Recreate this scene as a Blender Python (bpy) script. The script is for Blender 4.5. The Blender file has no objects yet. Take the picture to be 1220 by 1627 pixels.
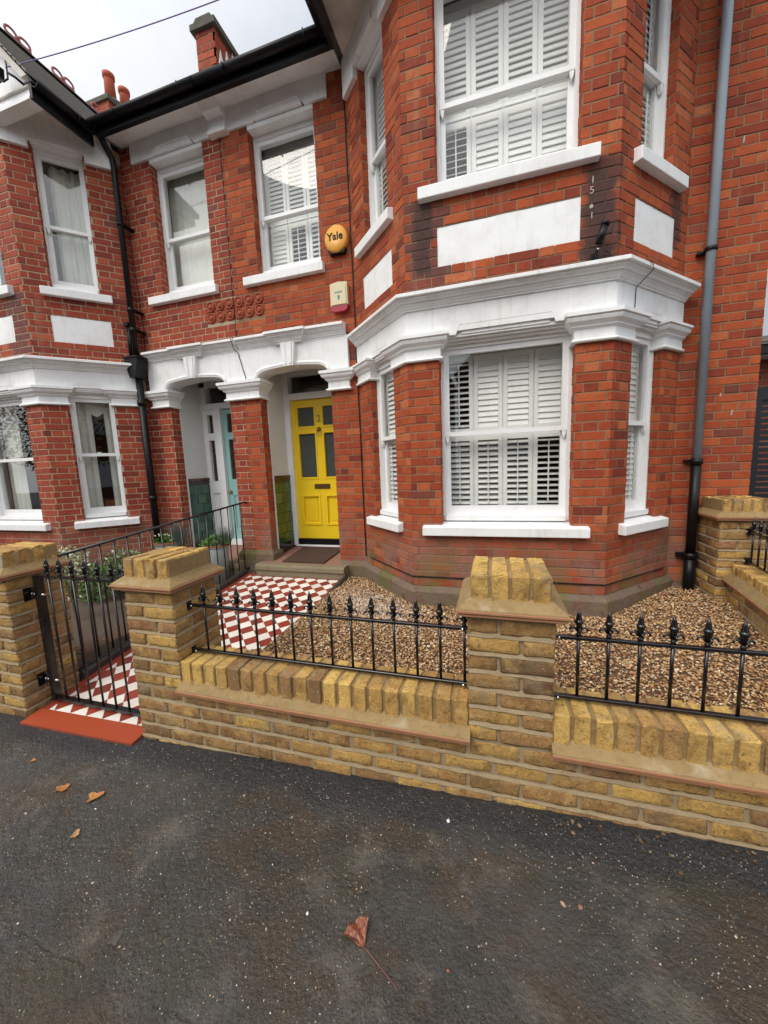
import bpy, math, random
import numpy as np
from mathutils import Vector, Matrix
random.seed(7)
rng = np.random.default_rng(7)
R_ = math.radians
scene = bpy.context.scene
COL = scene.collection

# ------------------------------------------------------------------ camera
a, b, c = .288, .1263, .0391
ca, sa, cb, sb, cc, sc = math.cos(a), math.sin(a), math.cos(b), math.sin(b), math.cos(c), math.sin(c)
fwd = Vector((-sa*cb, ca*cb, -sb)); r0 = Vector((ca, sa, 0)); d0 = fwd.cross(r0)
right = cc*r0 + sc*d0; down = -sc*r0 + cc*d0
cam = bpy.data.cameras.new('camera'); camo = bpy.data.objects.new('camera', cam); COL.objects.link(camo)
mw = Matrix((( right.x, -down.x, -fwd.x, 0), (right.y, -down.y, -fwd.y, 0), (right.z, -down.z, -fwd.z, 1.52), (0, 0, 0, 1)))
camo.matrix_world = mw
cam.sensor_fit = 'HORIZONTAL'; cam.sensor_width = 36; cam.lens = 585/1220*36
cam.clip_start = .05; cam.clip_end = 400
scene.camera = camo

# ------------------------------------------------------------------ sky and sun (bright overcast, brightest behind the camera)
SUN_EL, SUN_AZ = R_(48), R_(205)            # azimuth clockwise from +y
sund = Vector((math.sin(SUN_AZ)*math.cos(SUN_EL), math.cos(SUN_AZ)*math.cos(SUN_EL), math.sin(SUN_EL)))
world = bpy.data.worlds.new("World"); scene.world = world; world.use_nodes = True
nt = world.node_tree; nt.nodes.clear()
def N(nt, t, **kw):
    n = nt.nodes.new(t)
    for k, v in kw.items(): setattr(n, k, v)
    return n
sky = N(nt, 'ShaderNodeTexSky', sky_type='NISHITA', sun_disc=False, sun_elevation=SUN_EL, sun_rotation=SUN_AZ)
tc = N(nt, 'ShaderNodeTexCoord')
noi = N(nt, 'ShaderNodeTexNoise'); noi.inputs['Scale'].default_value = 2.2; noi.inputs['Detail'].default_value = 5; noi.inputs['Roughness'].default_value = .5
nt.links.new(tc.outputs['Generated'], noi.inputs['Vector'])
cr = N(nt, 'ShaderNodeValToRGB'); cr.color_ramp.elements[0].position = .36; cr.color_ramp.elements[1].position = .66
cr.color_ramp.elements[0].color = (5.2, 6.1, 7.6, 1); cr.color_ramp.elements[1].color = (8.3, 8.4, 8.7, 1)
nt.links.new(noi.outputs['Fac'], cr.inputs['Fac'])
mix = N(nt, 'ShaderNodeMixRGB'); mix.inputs['Fac'].default_value = .93
nt.links.new(sky.outputs['Color'], mix.inputs['Color1']); nt.links.new(cr.outputs['Color'], mix.inputs['Color2'])
dot = N(nt, 'ShaderNodeVectorMath', operation='DOT_PRODUCT'); dot.inputs[1].default_value = sund
nt.links.new(tc.outputs['Generated'], dot.inputs[0])
mr = N(nt, 'ShaderNodeMapRange', interpolation_type='SMOOTHSTEP'); mr.inputs['From Min'].default_value = -.1; mr.inputs['From Max'].default_value = 1.0
mr.inputs['To Min'].default_value = .62; mr.inputs['To Max'].default_value = 2.6
nt.links.new(dot.outputs['Value'], mr.inputs['Value'])
mul = N(nt, 'ShaderNodeVectorMath', operation='SCALE')
nt.links.new(mix.outputs['Color'], mul.inputs[0]); nt.links.new(mr.outputs['Result'], mul.inputs['Scale'])
wm = N(nt, 'ShaderNodeMixRGB', blend_type='MULTIPLY'); wm.inputs['Color2'].default_value = (1.03, .99, .91, 1)
m2 = N(nt, 'ShaderNodeMapRange'); m2.inputs['From Min'].default_value = -.2; m2.inputs['From Max'].default_value = .6; nt.links.new(dot.outputs['Value'], m2.inputs['Value']); nt.links.new(m2.outputs['Result'], wm.inputs['Fac']); nt.links.new(mul.outputs[0], wm.inputs['Color1'])
bg = N(nt, 'ShaderNodeBackground'); bg.inputs['Strength'].default_value = .1
nt.links.new(wm.outputs[0], bg.inputs['Color'])
wo = N(nt, 'ShaderNodeOutputWorld'); nt.links.new(bg.outputs[0], wo.inputs['Surface'])
sl = bpy.data.lights.new('sun', 'SUN'); sl.energy = 1.4; sl.angle = R_(28); sl.color = (1, .93, .83)
so = bpy.data.objects.new('sun', sl); COL.objects.link(so)
so.rotation_euler = sund.to_track_quat('Z', 'Y').to_euler()
scene.view_settings.view_transform = 'Standard'; scene.view_settings.look = 'None'
scene.view_settings.gamma = 1; scene.view_settings.exposure = 0.14
scene.cycles.max_bounces = 8; scene.cycles.transparent_max_bounces = 16

# ------------------------------------------------------------------ materials
def srgb(r, g, b_):
    f = lambda v: (v/255/12.92) if v/255 <= .04045 else ((v/255+.055)/1.055)**2.4
    return (f(r), f(g), f(b_), 1)
class Mat:
    def __init__(s, name, rough=.6, spec=.5, metal=0.0, color=(.5, .5, .5, 1)):
        s.m = bpy.data.materials.new(name); s.m.use_nodes = True; s.t = s.m.node_tree
        s.p = s.t.nodes['Principled BSDF']; s.p.inputs['Roughness'].default_value = rough
        s.p.inputs['Base Color'].default_value = color; s.p.inputs['Metallic'].default_value = metal
        s.p.inputs['Specular IOR Level'].default_value = spec
        s.L = s.t.links.new
    def pos(s):
        return N(s.t, 'ShaderNodeNewGeometry').outputs['Position']
    def noise(s, scale, detail=4, rough=.6, vec=None, sc3=None):
        n = N(s.t, 'ShaderNodeTexNoise'); n.inputs['Scale'].default_value = scale
        n.inputs['Detail'].default_value = detail; n.inputs['Roughness'].default_value = rough
        v = vec or s.pos()
        if sc3:
            mp = N(s.t, 'ShaderNodeMapping'); mp.inputs['Scale'].default_value = sc3; s.L(v, mp.inputs['Vector']); v = mp.outputs[0]
        s.L(v, n.inputs['Vector']); return n.outputs['Fac']
    def ramp(s, fac, stops, interp='LINEAR'):
        r = N(s.t, 'ShaderNodeValToRGB'); r.color_ramp.interpolation = interp; e = r.color_ramp.elements
        while len(e) < len(stops): e.new(.5)
        for i, (p, col) in enumerate(stops):
            e[i].position = p; e[i].color = col if len(col) == 4 else (*col, 1)
        s.L(fac, r.inputs['Fac']); return r.outputs['Color']
    def mix(s, fac, a_, b_, mode='MIX'):
        n = N(s.t, 'ShaderNodeMixRGB', blend_type=mode)
        for k, v in (('Fac', fac), ('Color1', a_), ('Color2', b_)):
            if isinstance(v, (int, float, tuple)): n.inputs[k].default_value = v if k == 'Fac' or len(v) == 4 else (*v, 1)
            else: s.L(v, n.inputs[k])
        return n.outputs['Color']
    def math(s, op, a_, b_=0.0):
        n = N(s.t, 'ShaderNodeMath', operation=op)
        for i, v in enumerate((a_, b_)):
            if isinstance(v, (int, float)): n.inputs[i].default_value = v
            else: s.L(v, n.inputs[i])
        return n.outputs[0]
    def maprange(s, v, a0, a1, b0=0., b1=1.):
        n = N(s.t, 'ShaderNodeMapRange'); s.L(v, n.inputs['Value'])
        for k, x in zip(('From Min', 'From Max', 'To Min', 'To Max'), (a0, a1, b0, b1)): n.inputs[k].default_value = x
        return n.outputs['Result']
    def attr(s, comp=None):
        n = N(s.t, 'ShaderNodeAttribute', attribute_name='tint')
        if comp is None: return n.outputs['Color']
        sp = N(s.t, 'ShaderNodeSeparateColor'); s.L(n.outputs['Color'], sp.inputs[0]); return sp.outputs[comp]
    def xyz(s, i):
        sp = N(s.t, 'ShaderNodeSeparateXYZ'); s.L(s.pos(), sp.inputs[0]); return sp.outputs[i]
    def color(s, x): s.L(x, s.p.inputs['Base Color']); return s
    def rough(s, x): s.L(x, s.p.inputs['Roughness']); return s
    def bump(s, h, strength=.3, dist=.01):
        n = N(s.t, 'ShaderNodeBump'); n.inputs['Strength'].default_value = strength; n.inputs['Distance'].default_value = dist
        s.L(h, n.inputs['Height']); s.L(n.outputs[0], s.p.inputs['Normal']); return s

def soot_mask(m):
    out = None
    nz = m.math('MULTIPLY', m.math('ADD', m.noise(7, 5, .7), -.5), .34)
    for (x_, hw_, z0_, z1_, y_) in ((.78, .115, 2.86, 3.70, 3.45), (-.56, .075, 3.08, 3.70, 3.45), (1.46, .06, 3.2, 3.70, 4.1)):
        a_ = m.maprange(m.math('ADD', m.math('ABSOLUTE', m.math('ADD', m.xyz(0), -x_)), nz), hw_*.7, hw_*1.35, 1, 0)
        b_ = m.math('MULTIPLY', m.maprange(m.xyz(2), z0_, z0_+.05), m.maprange(m.xyz(2), z1_-.03, z1_, 1, 0))
        c_ = m.math('MULTIPLY', m.math('MULTIPLY', a_, b_), m.maprange(m.xyz(1), y_, y_+.05, 1, 0))
        out = c_ if out is None else m.math('MAXIMUM', out, c_)
    return out
def brick_mat(name, stops, special, soot=.25, moss=True, rough=.8):
    m = Mat(name, rough, .25)
    base = m.ramp(m.attr(0), stops)
    base = m.mix(m.attr(2), base, m.mix(m.noise(40, 4, .7), special, tuple(v*1.9 for v in special)))
    fine = m.noise(90, 5, .7); mid = m.noise(14, 4, .6)
    base = m.mix(m.maprange(fine, .3, .75), m.mix(1.0, base, (.78, .72, .7), 'MULTIPLY'), m.mix(1.0, base, (1.22, 1.2, 1.1), 'MULTIPLY'))
    base = m.mix(m.maprange(mid, .50, .78, 0, soot*2), base, m.mix(1.0, base, (.42, .36, .38), 'MULTIPLY'))
    spots = m.noise(230, 2, .5)
    base = m.mix(m.maprange(spots, .70, .76, 0, .6), base, (.06, .035, .03))
    if moss:
        big = m.noise(2.6, 5, .65); z = m.xyz(2)
        low2 = m.math('MULTIPLY', m.maprange(z, .60, 1.05, 1, 0), m.maprange(m.noise(3.5, 5, .65), .38, .58))
        base = m.mix(m.math('MULTIPLY', low2, .72), base, m.mix(m.noise(30, 3, .6), (.20, .105, .085), (.30, .19, .15)))
        low = m.math('MULTIPLY', m.maprange(z, .35, .90, 1, 0), m.maprange(big, .50, .62))
        base = m.mix(m.math('MULTIPLY', low, .75), base, (.15, .125, .030))
        drip = m.math('MULTIPLY', m.maprange(m.noise(1, 4, .6, sc3=(9, 9, .8)), .60, .72), m.maprange(m.noise(1.3, 3, .5), .45, .6))
        base = m.mix(m.math('MULTIPLY', drip, .30), base, (.45, .33, .27))
        base = m.mix(m.math('MULTIPLY', soot_mask(m), .80), base, m.mix(m.noise(35, 4, .7), (.022, .014, .014), (.085, .05, .045)))
    m.color(base)
    if not moss:      # lime bloom, yellow lichen and dark weathering on the garden bricks
        base = m.mix(m.maprange(m.noise(9, 6, .72), .52, .70, 0, .75), base, (.60, .40, .15))
        base = m.mix(m.maprange(m.noise(23, 5, .75), .55, .72, 0, .75), base, (.10, .065, .035))
        base = m.mix(m.maprange(m.noise(75, 3, .6), .60, .66, 0, .65), base, (.07, .045, .025))
        base = m.mix(m.maprange(m.noise(5, 4, .7), .54, .66, 0, .4), base, (.20, .18, .14))
        base = m.mix(m.maprange(m.noise(48, 4, .7), .60, .72, 0, .5), base, (.62, .50, .32))
        base = m.mix(m.maprange(m.noise(3.2, 5, .7), .52, .68, 0, .45), base, (.18, .13, .055))
        m.color(base)
    m.bump(m.math('ADD', m.noise(60, 6, .7), m.math('MULTIPLY', fine, .6)), .5 if moss else .8, .006)
    return m.m
def mortar_mat(name, c1, c2, moss=True):
    m = Mat(name, .9, .15)
    base = m.mix(m.noise(9, 5, .65), c1, c2)
    base = m.mix(m.maprange(m.noise(160, 3, .6), .35, .7, 0, .5), base, m.mix(1.0, base, (.6, .58, .55), 'MULTIPLY'))
    if moss:
        low = m.math('MULTIPLY', m.maprange(m.xyz(2), .2, .9, 1, 0), m.maprange(m.noise(3, 4, .6), .35, .6))
        base = m.mix(m.math('MULTIPLY', low, .7), base, (.13, .12, .06))
    if moss: base = m.mix(m.math('MULTIPLY', soot_mask(m), .8), base, (.05, .04, .035))
    m.color(base); m.bump(m.noise(140, 5, .7), .5, .004)
    return m.m
M = {}
M['red'] = brick_mat('red_brick', [(0, (.185, .038, .022)), (.22, (.285, .052, .023)), (.5, (.355, .070, .026)), (.8, (.42, .096, .032)), (1, (.46, .135, .055))], (.09, .038, .034), .26)
M['redn'] = brick_mat('weathered_red_brick', [(0, (.185, .036, .026)), (.3, (.26, .048, .030)), (.6, (.33, .063, .034)), (.9, (.39, .088, .042)), (1, (.42, .115, .06))], (.10, .042, .038), .3)
M['mortar'] = mortar_mat('brown_mortar', (.15, .095, .062), (.37, .25, .15))
M['mortarn'] = mortar_mat('cream_mortar', (.32, .25, .155), (.54, .44, .30))
M['stock'] = brick_mat('yellow_stock_brick', [(0, (.17, .10, .052)), (.22, (.27, .155, .068)), (.5, (.37, .215, .082)), (.75, (.50, .31, .095)), (.97, (.64, .43, .13)), (1, (.36, .18, .09))], (.04, .034, .032), .5, False, .85)
M['mortars'] = mortar_mat('sand_mortar', (.24, .175, .10), (.44, .34, .21), False)
m = Mat('sandstone_fillet', .85, .2); bs = m.mix(m.noise(7, 6, .72), (.19, .125, .055), (.40, .28, .13)); bs = m.mix(m.maprange(m.noise(30, 5, .75), .52, .7, 0, .6), bs, (.14, .09, .045)); bs = m.mix(m.maprange(m.noise(4, 4, .7), .56, .7, 0, .6), bs, (.50, .42, .30)); m.color(bs); m.bump(m.math('ADD', m.noise(90, 6, .7), m.math('MULTIPLY', m.noise(14, 4, .6), 1.6)), .8, .005); M['fillet'] = m.m
m = Mat('creasing_tile', .8, .2); m.color(m.mix(m.noise(20, 4, .6), (.30, .13, .065), (.42, .22, .12))); m.bump(m.noise(80, 4, .7), .3, .003); M['creasing'] = m.m
m = Mat('white_paint', .5, .35)
dirt = m.maprange(m.noise(3.5, 6, .72), .47, .76, 0, .42)
bs = m.mix(dirt, (.83, .835, .83), (.50, .46, .40))
streak = m.maprange(m.noise(1, 5, .65, sc3=(22, 22, 1.6)), .55, .76, 0, .42)
bs = m.mix(m.maprange(m.noise(60, 3, .7), .68, .74, 0, .5), bs, (.35, .30, .24))
m.color(m.mix(streak, bs, (.50, .45, .37))); m.bump(m.math('ADD', m.noise(28, 5, .6), m.math('MULTIPLY', m.noise(3, 3, .5), 2.0)), .22, .004); M['white'] = m.m
m = Mat('white_gloss_paint', .3, .5); bs = m.mix(m.maprange(m.noise(7, 5, .7), .52, .8, 0, .3), (.82, .825, .82), (.55, .50, .44))
m.color(bs); m.bump(m.noise(30, 3, .6), .08, .003); M['gloss'] = m.m
m = Mat('shutter_paint', .4, .4); m.color(m.mix(m.noise(4, 3, .6), (.82, .82, .79), (.86, .86, .83))); M['shutter'] = m.m
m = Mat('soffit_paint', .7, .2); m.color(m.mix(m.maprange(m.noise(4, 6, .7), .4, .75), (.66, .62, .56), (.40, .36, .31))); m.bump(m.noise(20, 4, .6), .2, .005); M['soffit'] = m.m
m = Mat('black_iron', .22, .6, 0, (.006, .006, .007, 1)); m.bump(m.noise(120, 3, .6), .12, .002); M['iron'] = m.m
m = Mat('black_plastic', .42, .28, 0, (.006, .006, .007, 1)); m.bump(m.noise(18, 4, .6), .15, .004); M['black'] = m.m
m = Mat('grey_pipe', .42, .4); m.color(m.mix(m.noise(10, 5, .7, sc3=(1, 1, .3)), (.24, .29, .34), (.34, .40, .46))); M['greypipe'] = m.m
m = Mat('yellow_gloss_paint', .28, .5); m.color(m.mix(m.noise(6, 3, .6), (.82, .56, .016), (.88, .62, .026))); m.bump(m.noise(40, 3, .6), .05, .002); M['yellow'] = m.m
m = Mat('duck_egg_paint', .35, .5, 0, (.30, .52, .50, 1)); M['teal'] = m.m
m = Mat('brass', .3, .5, 1, (.42, .28, .10, 1)); M['brass'] = m.m
m = Mat('dark_room', .9, .1); m.color(m.mix(m.noise(2, 3, .6), (.05, .045, .04), (.10, .085, .07))); M['room'] = m.m
m = Mat('concrete_plinth', .85, .25)
bs = m.mix(m.noise(6, 6, .7), (.11, .078, .055), (.25, .185, .135)); bs = m.mix(m.maprange(m.noise(5.5, 5, .7), .5, .6, 0, .7), bs, (.20, .10, .07)); bs = m.mix(m.maprange(m.noise(11, 5, .75), .55, .68, 0, .7), bs, (.055, .045, .035)); bs = m.mix(m.maprange(m.noise(3, 5, .7), .49, .60, 0, .8), bs, (.13, .125, .035)); m.color(bs)
m.bump(m.math('ADD', m.noise(70, 6, .7), m.math('MULTIPLY', m.noise(16, 4, .7), 2.0)), .9, .008); M['plinth'] = m.m
m = Mat('sandstone_step', .8, .25); m.color(m.mix(m.noise(8, 6, .7), (.13, .11, .07), (.30, .24, .15))); m.bump(m.noise(60, 5, .7), .5, .006); M['step'] = m.m
m = Mat('porch_quarry_tile', .6, .3); m.color(m.mix(m.noise(8, 5, .7), (.20, .10, .07), (.33, .18, .13))); M['porchtile'] = m.m
m = Mat('terracotta', .75, .3); m.color(m.mix(m.noise(14, 5, .6), (.24, .055, .03), (.38, .09, .04))); m.bump(m.noise(50, 4, .6), .4, .004); M['terracotta'] = m.m
m = Mat('chimney_clay', .7, .3); m.color(m.mix(m.noise(6, 5, .6), (.34, .062, .028), (.46, .105, .048))); M['clay'] = m.m
m = Mat('crest_clay', .7, .3, 0, (.42, .14, .13, 1)); M['crest'] = m.m
m = Mat('roof_slate', .7, .3); m.color(m.mix(m.noise(9, 5, .7), (.13, .12, .105), (.27, .25, .22))); m.bump(m.noise(30, 4, .6), .3, .01); M['slate'] = m.m
m = Mat('lichen_coping', .9, .2); m.color(m.mix(m.noise(12, 5, .7), (.05, .048, .042), (.16, .15, .12))); m.bump(m.noise(40, 4, .6), .5, .01); M['coping'] = m.m
m = Mat('path_tile', .35, .4); m.color(m.mix(m.maprange(m.noise(30, 4, .6), .5, .8, 0, .25), m.attr(), m.mix(1.0, m.attr(), (.62, .58, .54), 'MULTIPLY'))); m.bump(m.noise(14, 2, .5), .06, .003); M['tile'] = m.m
m = Mat('grout', .9, .1, 0, (.40, .34, .29, 1)); M['grout'] = m.m
m = Mat('green_glazed_tile', .12, .6); bs = m.mix(m.noise(18, 4, .6), m.attr(), m.mix(1.0, m.attr(), (.45, .55, .5), 'MULTIPLY')); m.color(bs); m.bump(m.noise(25, 3, .6), .25, .004); M['green'] = m.m
m = Mat('black_edging', .45, .4); m.color(m.mix(m.noise(20, 5, .6), (.018, .017, .017), (.07, .06, .055))); m.bump(m.noise(60, 4, .6), .4, .004); M['edging'] = m.m
m = Mat('coir_mat', .95, .1); m.color(m.mix(m.noise(120, 3, .7), (.05, .028, .02), (.11, .07, .055))); m.bump(m.noise(220, 3, .7), .8, .006); M['coir'] = m.m
m = Mat('zinc_planter', .5, .4); m.color(m.mix(m.noise(7, 5, .6), (.27, .32, .32), (.38, .43, .43))); M['zinc'] = m.m
m = Mat('gravel_stone', .5, .4); m.color(m.mix(m.maprange(m.noise(180, 2, .6), .4, .7), m.attr(), m.mix(1.0, m.attr(), (.7, .66, .62), 'MULTIPLY'))); M['stone'] = m.m
m = Mat('asphalt_chipping', .6, .35); m.color(m.attr()); M['chip'] = m.m
m = Mat('gravel_bed', .9, .2); m.color(m.mix(m.noise(90, 4, .7), (.06, .035, .022), (.22, .13, .08))); m.bump(m.noise(110, 4, .7), .8, .01); M['bed'] = m.m
m = Mat('neighbour_concrete', .8, .25); bs = m.mix(m.noise(3, 6, .7), (.060, .043, .032), (.125, .093, .070)); bs = m.mix(m.maprange(m.noise(14, 5, .7), .5, .7, 0, .5), bs, (.11, .06, .045)); m.color(bs); m.bump(m.noise(60, 5, .7), .4, .006); M['conc'] = m.m
m = Mat('leaf_green', .5, .4); m.color(m.attr()); m.p.inputs['Subsurface Weight'].default_value = 0; M['leaf'] = m.m
m = Mat('fallen_leaf', .45, .4); m.color(m.mix(m.noise(60, 4, .7), m.attr(), m.mix(1.0, m.attr(), (.4, .3, .25), 'MULTIPLY'))); m.bump(m.noise(80, 3, .6), .6, .004); M['fallen'] = m.m
m = Mat('cream_plastic', .4, .4, 0, (.66, .58, .36, 1)); M['cream'] = m.m
m = Mat('alarm_yellow', .4, .4, 0, (.74, .36, .055, 1)); M['alarm'] = m.m
m = Mat('alarm_red', .3, .5, 0, (.34, .012, .035, 1)); M['alred'] = m.m
m = Mat('ink', .6, .2, 0, (.012, .010, .012, 1)); M['ink'] = m.m
m = Mat('faint_teal', .6, .2, 0, (.12, .28, .30, 1)); M['tealink'] = m.m
m = Mat('efflorescence', .9, .1, 0, (.42, .38, .36, 1)); M['chalk'] = m.m
m = Mat('purple_cable', .5, .3, 0, (.24, .17, .42, 1)); M['purple'] = m.m
m = Mat('bright_steel', .25, .5, 1, (.8, .8, .8, 1)); M['steel'] = m.m
m = Mat('curtain_cloth', .9, .1); m.color(m.mix(m.noise(5, 3, .6), (.74, .70, .60), (.84, .81, .74))); M['curtain_or_reflection'] = m.m
m = Mat('sofa_cloth', .9, .1, 0, (.22, .02, .03, 1)); M['sofa'] = m.m
m = Mat('dark_wood', .5, .4); m.color(m.mix(m.noise(4, 5, .6, sc3=(8, 8, .5)), (.006, .008, .011), (.016, .021, .026))); M['sidegate'] = m.m
m = Mat('bark', .9, .2); m.color(m.mix(m.noise(12, 5, .7), (.05, .04, .03), (.13, .10, .08))); M['bark'] = m.m

# glass: fresnel blend of clear and mirror
def glass(name, tint, base_ref):
    mm = bpy.data.materials.new(name); mm.use_nodes = True; t = mm.node_tree; t.nodes.clear()
    tr = N(t, 'ShaderNodeBsdfTransparent'); tr.inputs['Color'].default_value = tint
    gl = N(t, 'ShaderNodeBsdfGlossy'); gl.inputs['Roughness'].default_value = .015
    fr = N(t, 'ShaderNodeLayerWeight'); fr.inputs['Blend'].default_value = .5
    pw = N(t, 'ShaderNodeMath', operation='POWER'); pw.inputs[1].default_value = 4.0; t.links.new(fr.outputs['Facing'], pw.inputs[0])
    ma = N(t, 'ShaderNodeMath', operation='MULTIPLY_ADD'); ma.inputs[1].default_value = .6; ma.inputs[2].default_value = base_ref
    ma.use_clamp = True
    t.links.new(pw.outputs[0], ma.inputs[0])
    mx = N(t, 'ShaderNodeMixShader'); t.links.new(ma.outputs[0], mx.inputs[0]); t.links.new(tr.outputs[0], mx.inputs[1]); t.links.new(gl.outputs[0], mx.inputs[2])
    bn = N(t, 'ShaderNodeBump'); bn.inputs['Strength'].default_value = .008; bn.inputs['Distance'].default_value = .006
    no = N(t, 'ShaderNodeTexNoise'); no.inputs['Scale'].default_value = 3.0; no.inputs['Detail'].default_value = 1
    ge = N(t, 'ShaderNodeNewGeometry'); t.links.new(ge.outputs['Position'], no.inputs['Vector']); t.links.new(no.outputs['Fac'], bn.inputs['Height']); t.links.new(bn.outputs[0], gl.inputs['Normal'])
    o = N(t, 'ShaderNodeOutputMaterial'); t.links.new(mx.outputs[0], o.inputs['Surface']); return mm
M['glass'] = glass('window_glass', (.985, .99, .985, 1), .045)
M['glassr'] = glass('old_window_glass', (.95, .97, .97, 1), .07)
m = Mat('obscured_glass', .22, .6); m.color(m.mix(m.noise(5, 3, .6), (.045, .055, .05), (.08, .095, .085))); m.bump(m.noise(45, 3, .6), .5, .004); M['obscure'] = m.m
m = Mat('stained_glass', .2, .6); m.color(m.ramp(m.noise(26, 2, .5), [(0, (.01, .01, .01)), (.5, (.03, .025, .02)), (.6, (.10, .03, .02)), (.7, (.10, .09, .05))])); M['stained'] = m.m

# asphalt: worn, damp, brown dirt patches, fresh dark band along the wall
m = Mat('wet_asphalt', .5, .4)
big = m.noise(1.3, 5, .62); med = m.noise(7, 6, .68); fine = m.noise(150, 4, .75); pebble = m.noise(55, 3, .6)
bs = m.mix(m.maprange(big, .35, .65), (.030, .0275, .0245), (.066, .060, .053))
bs = m.mix(m.maprange(m.noise(1.9, 5, .7, sc3=(1, 1.6, 1)), .47, .60, 0, .8), bs, (.058, .037, .021))
bs = m.mix(m.maprange(m.noise(3.1, 6, .72), .52, .66, 0, .75), bs, (.125, .108, .085))
bs = m.mix(m.maprange(m.noise(2.3, 4, .6), .55, .66, 0, .6), bs, (.034, .034, .016))
bs = m.mix(m.maprange(med, .52, .70, 0, .5), bs, (.022, .019, .016))
bs = m.mix(m.maprange(fine, .58, .68, 0, .7), bs, (.17, .15, .12))
bs = m.mix(m.maprange(fine, .30, .44, .7, 0), bs, (.006, .005, .005))
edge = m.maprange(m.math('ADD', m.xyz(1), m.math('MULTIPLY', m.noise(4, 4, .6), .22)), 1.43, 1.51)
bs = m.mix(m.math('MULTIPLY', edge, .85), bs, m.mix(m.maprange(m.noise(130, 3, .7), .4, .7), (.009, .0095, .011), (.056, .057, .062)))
ln = m.math('ABSOLUTE', m.math('ADD', m.math('ADD', m.xyz(1), m.math('MULTIPLY', m.xyz(0), .034)), m.math('MULTIPLY', m.math('ADD', m.noise(6, 4, .7), -.5), .05)))
seam = m.math('MULTIPLY', m.maprange(m.math('ABSOLUTE', m.math('ADD', ln, -.622)), .002, .007, 1, 0), m.math('MULTIPLY', m.maprange(m.xyz(0), -.85, -.55, 1, 0), m.maprange(m.noise(5, 3, .6), .42, .56)))
bs = m.mix(m.math('MULTIPLY', seam, .25), bs, (.006, .005, .005))
m.color(bs); m.rough(m.maprange(m.math('ADD', big, m.math('MULTIPLY', med, .6)), .66, 1.02, .27, .80))
m.bump(m.math('SUBTRACT', m.math('ADD', m.math('ADD', m.math('MULTIPLY', pebble, 1.3), m.math('ADD', m.math('MULTIPLY', fine, .6), m.math('MULTIPLY', m.noise(24, 4, .65), .8))), m.math('MULTIPLY', med, 2.0)), m.math('MULTIPLY', seam, .3)), .9, .008)
M['asphalt'] = m.m
m = Mat('road_asphalt', .7, .3); m.color(m.mix(m.noise(30, 5, .7), (.03, .03, .03), (.07, .07, .068))); M['road'] = m.m

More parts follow.
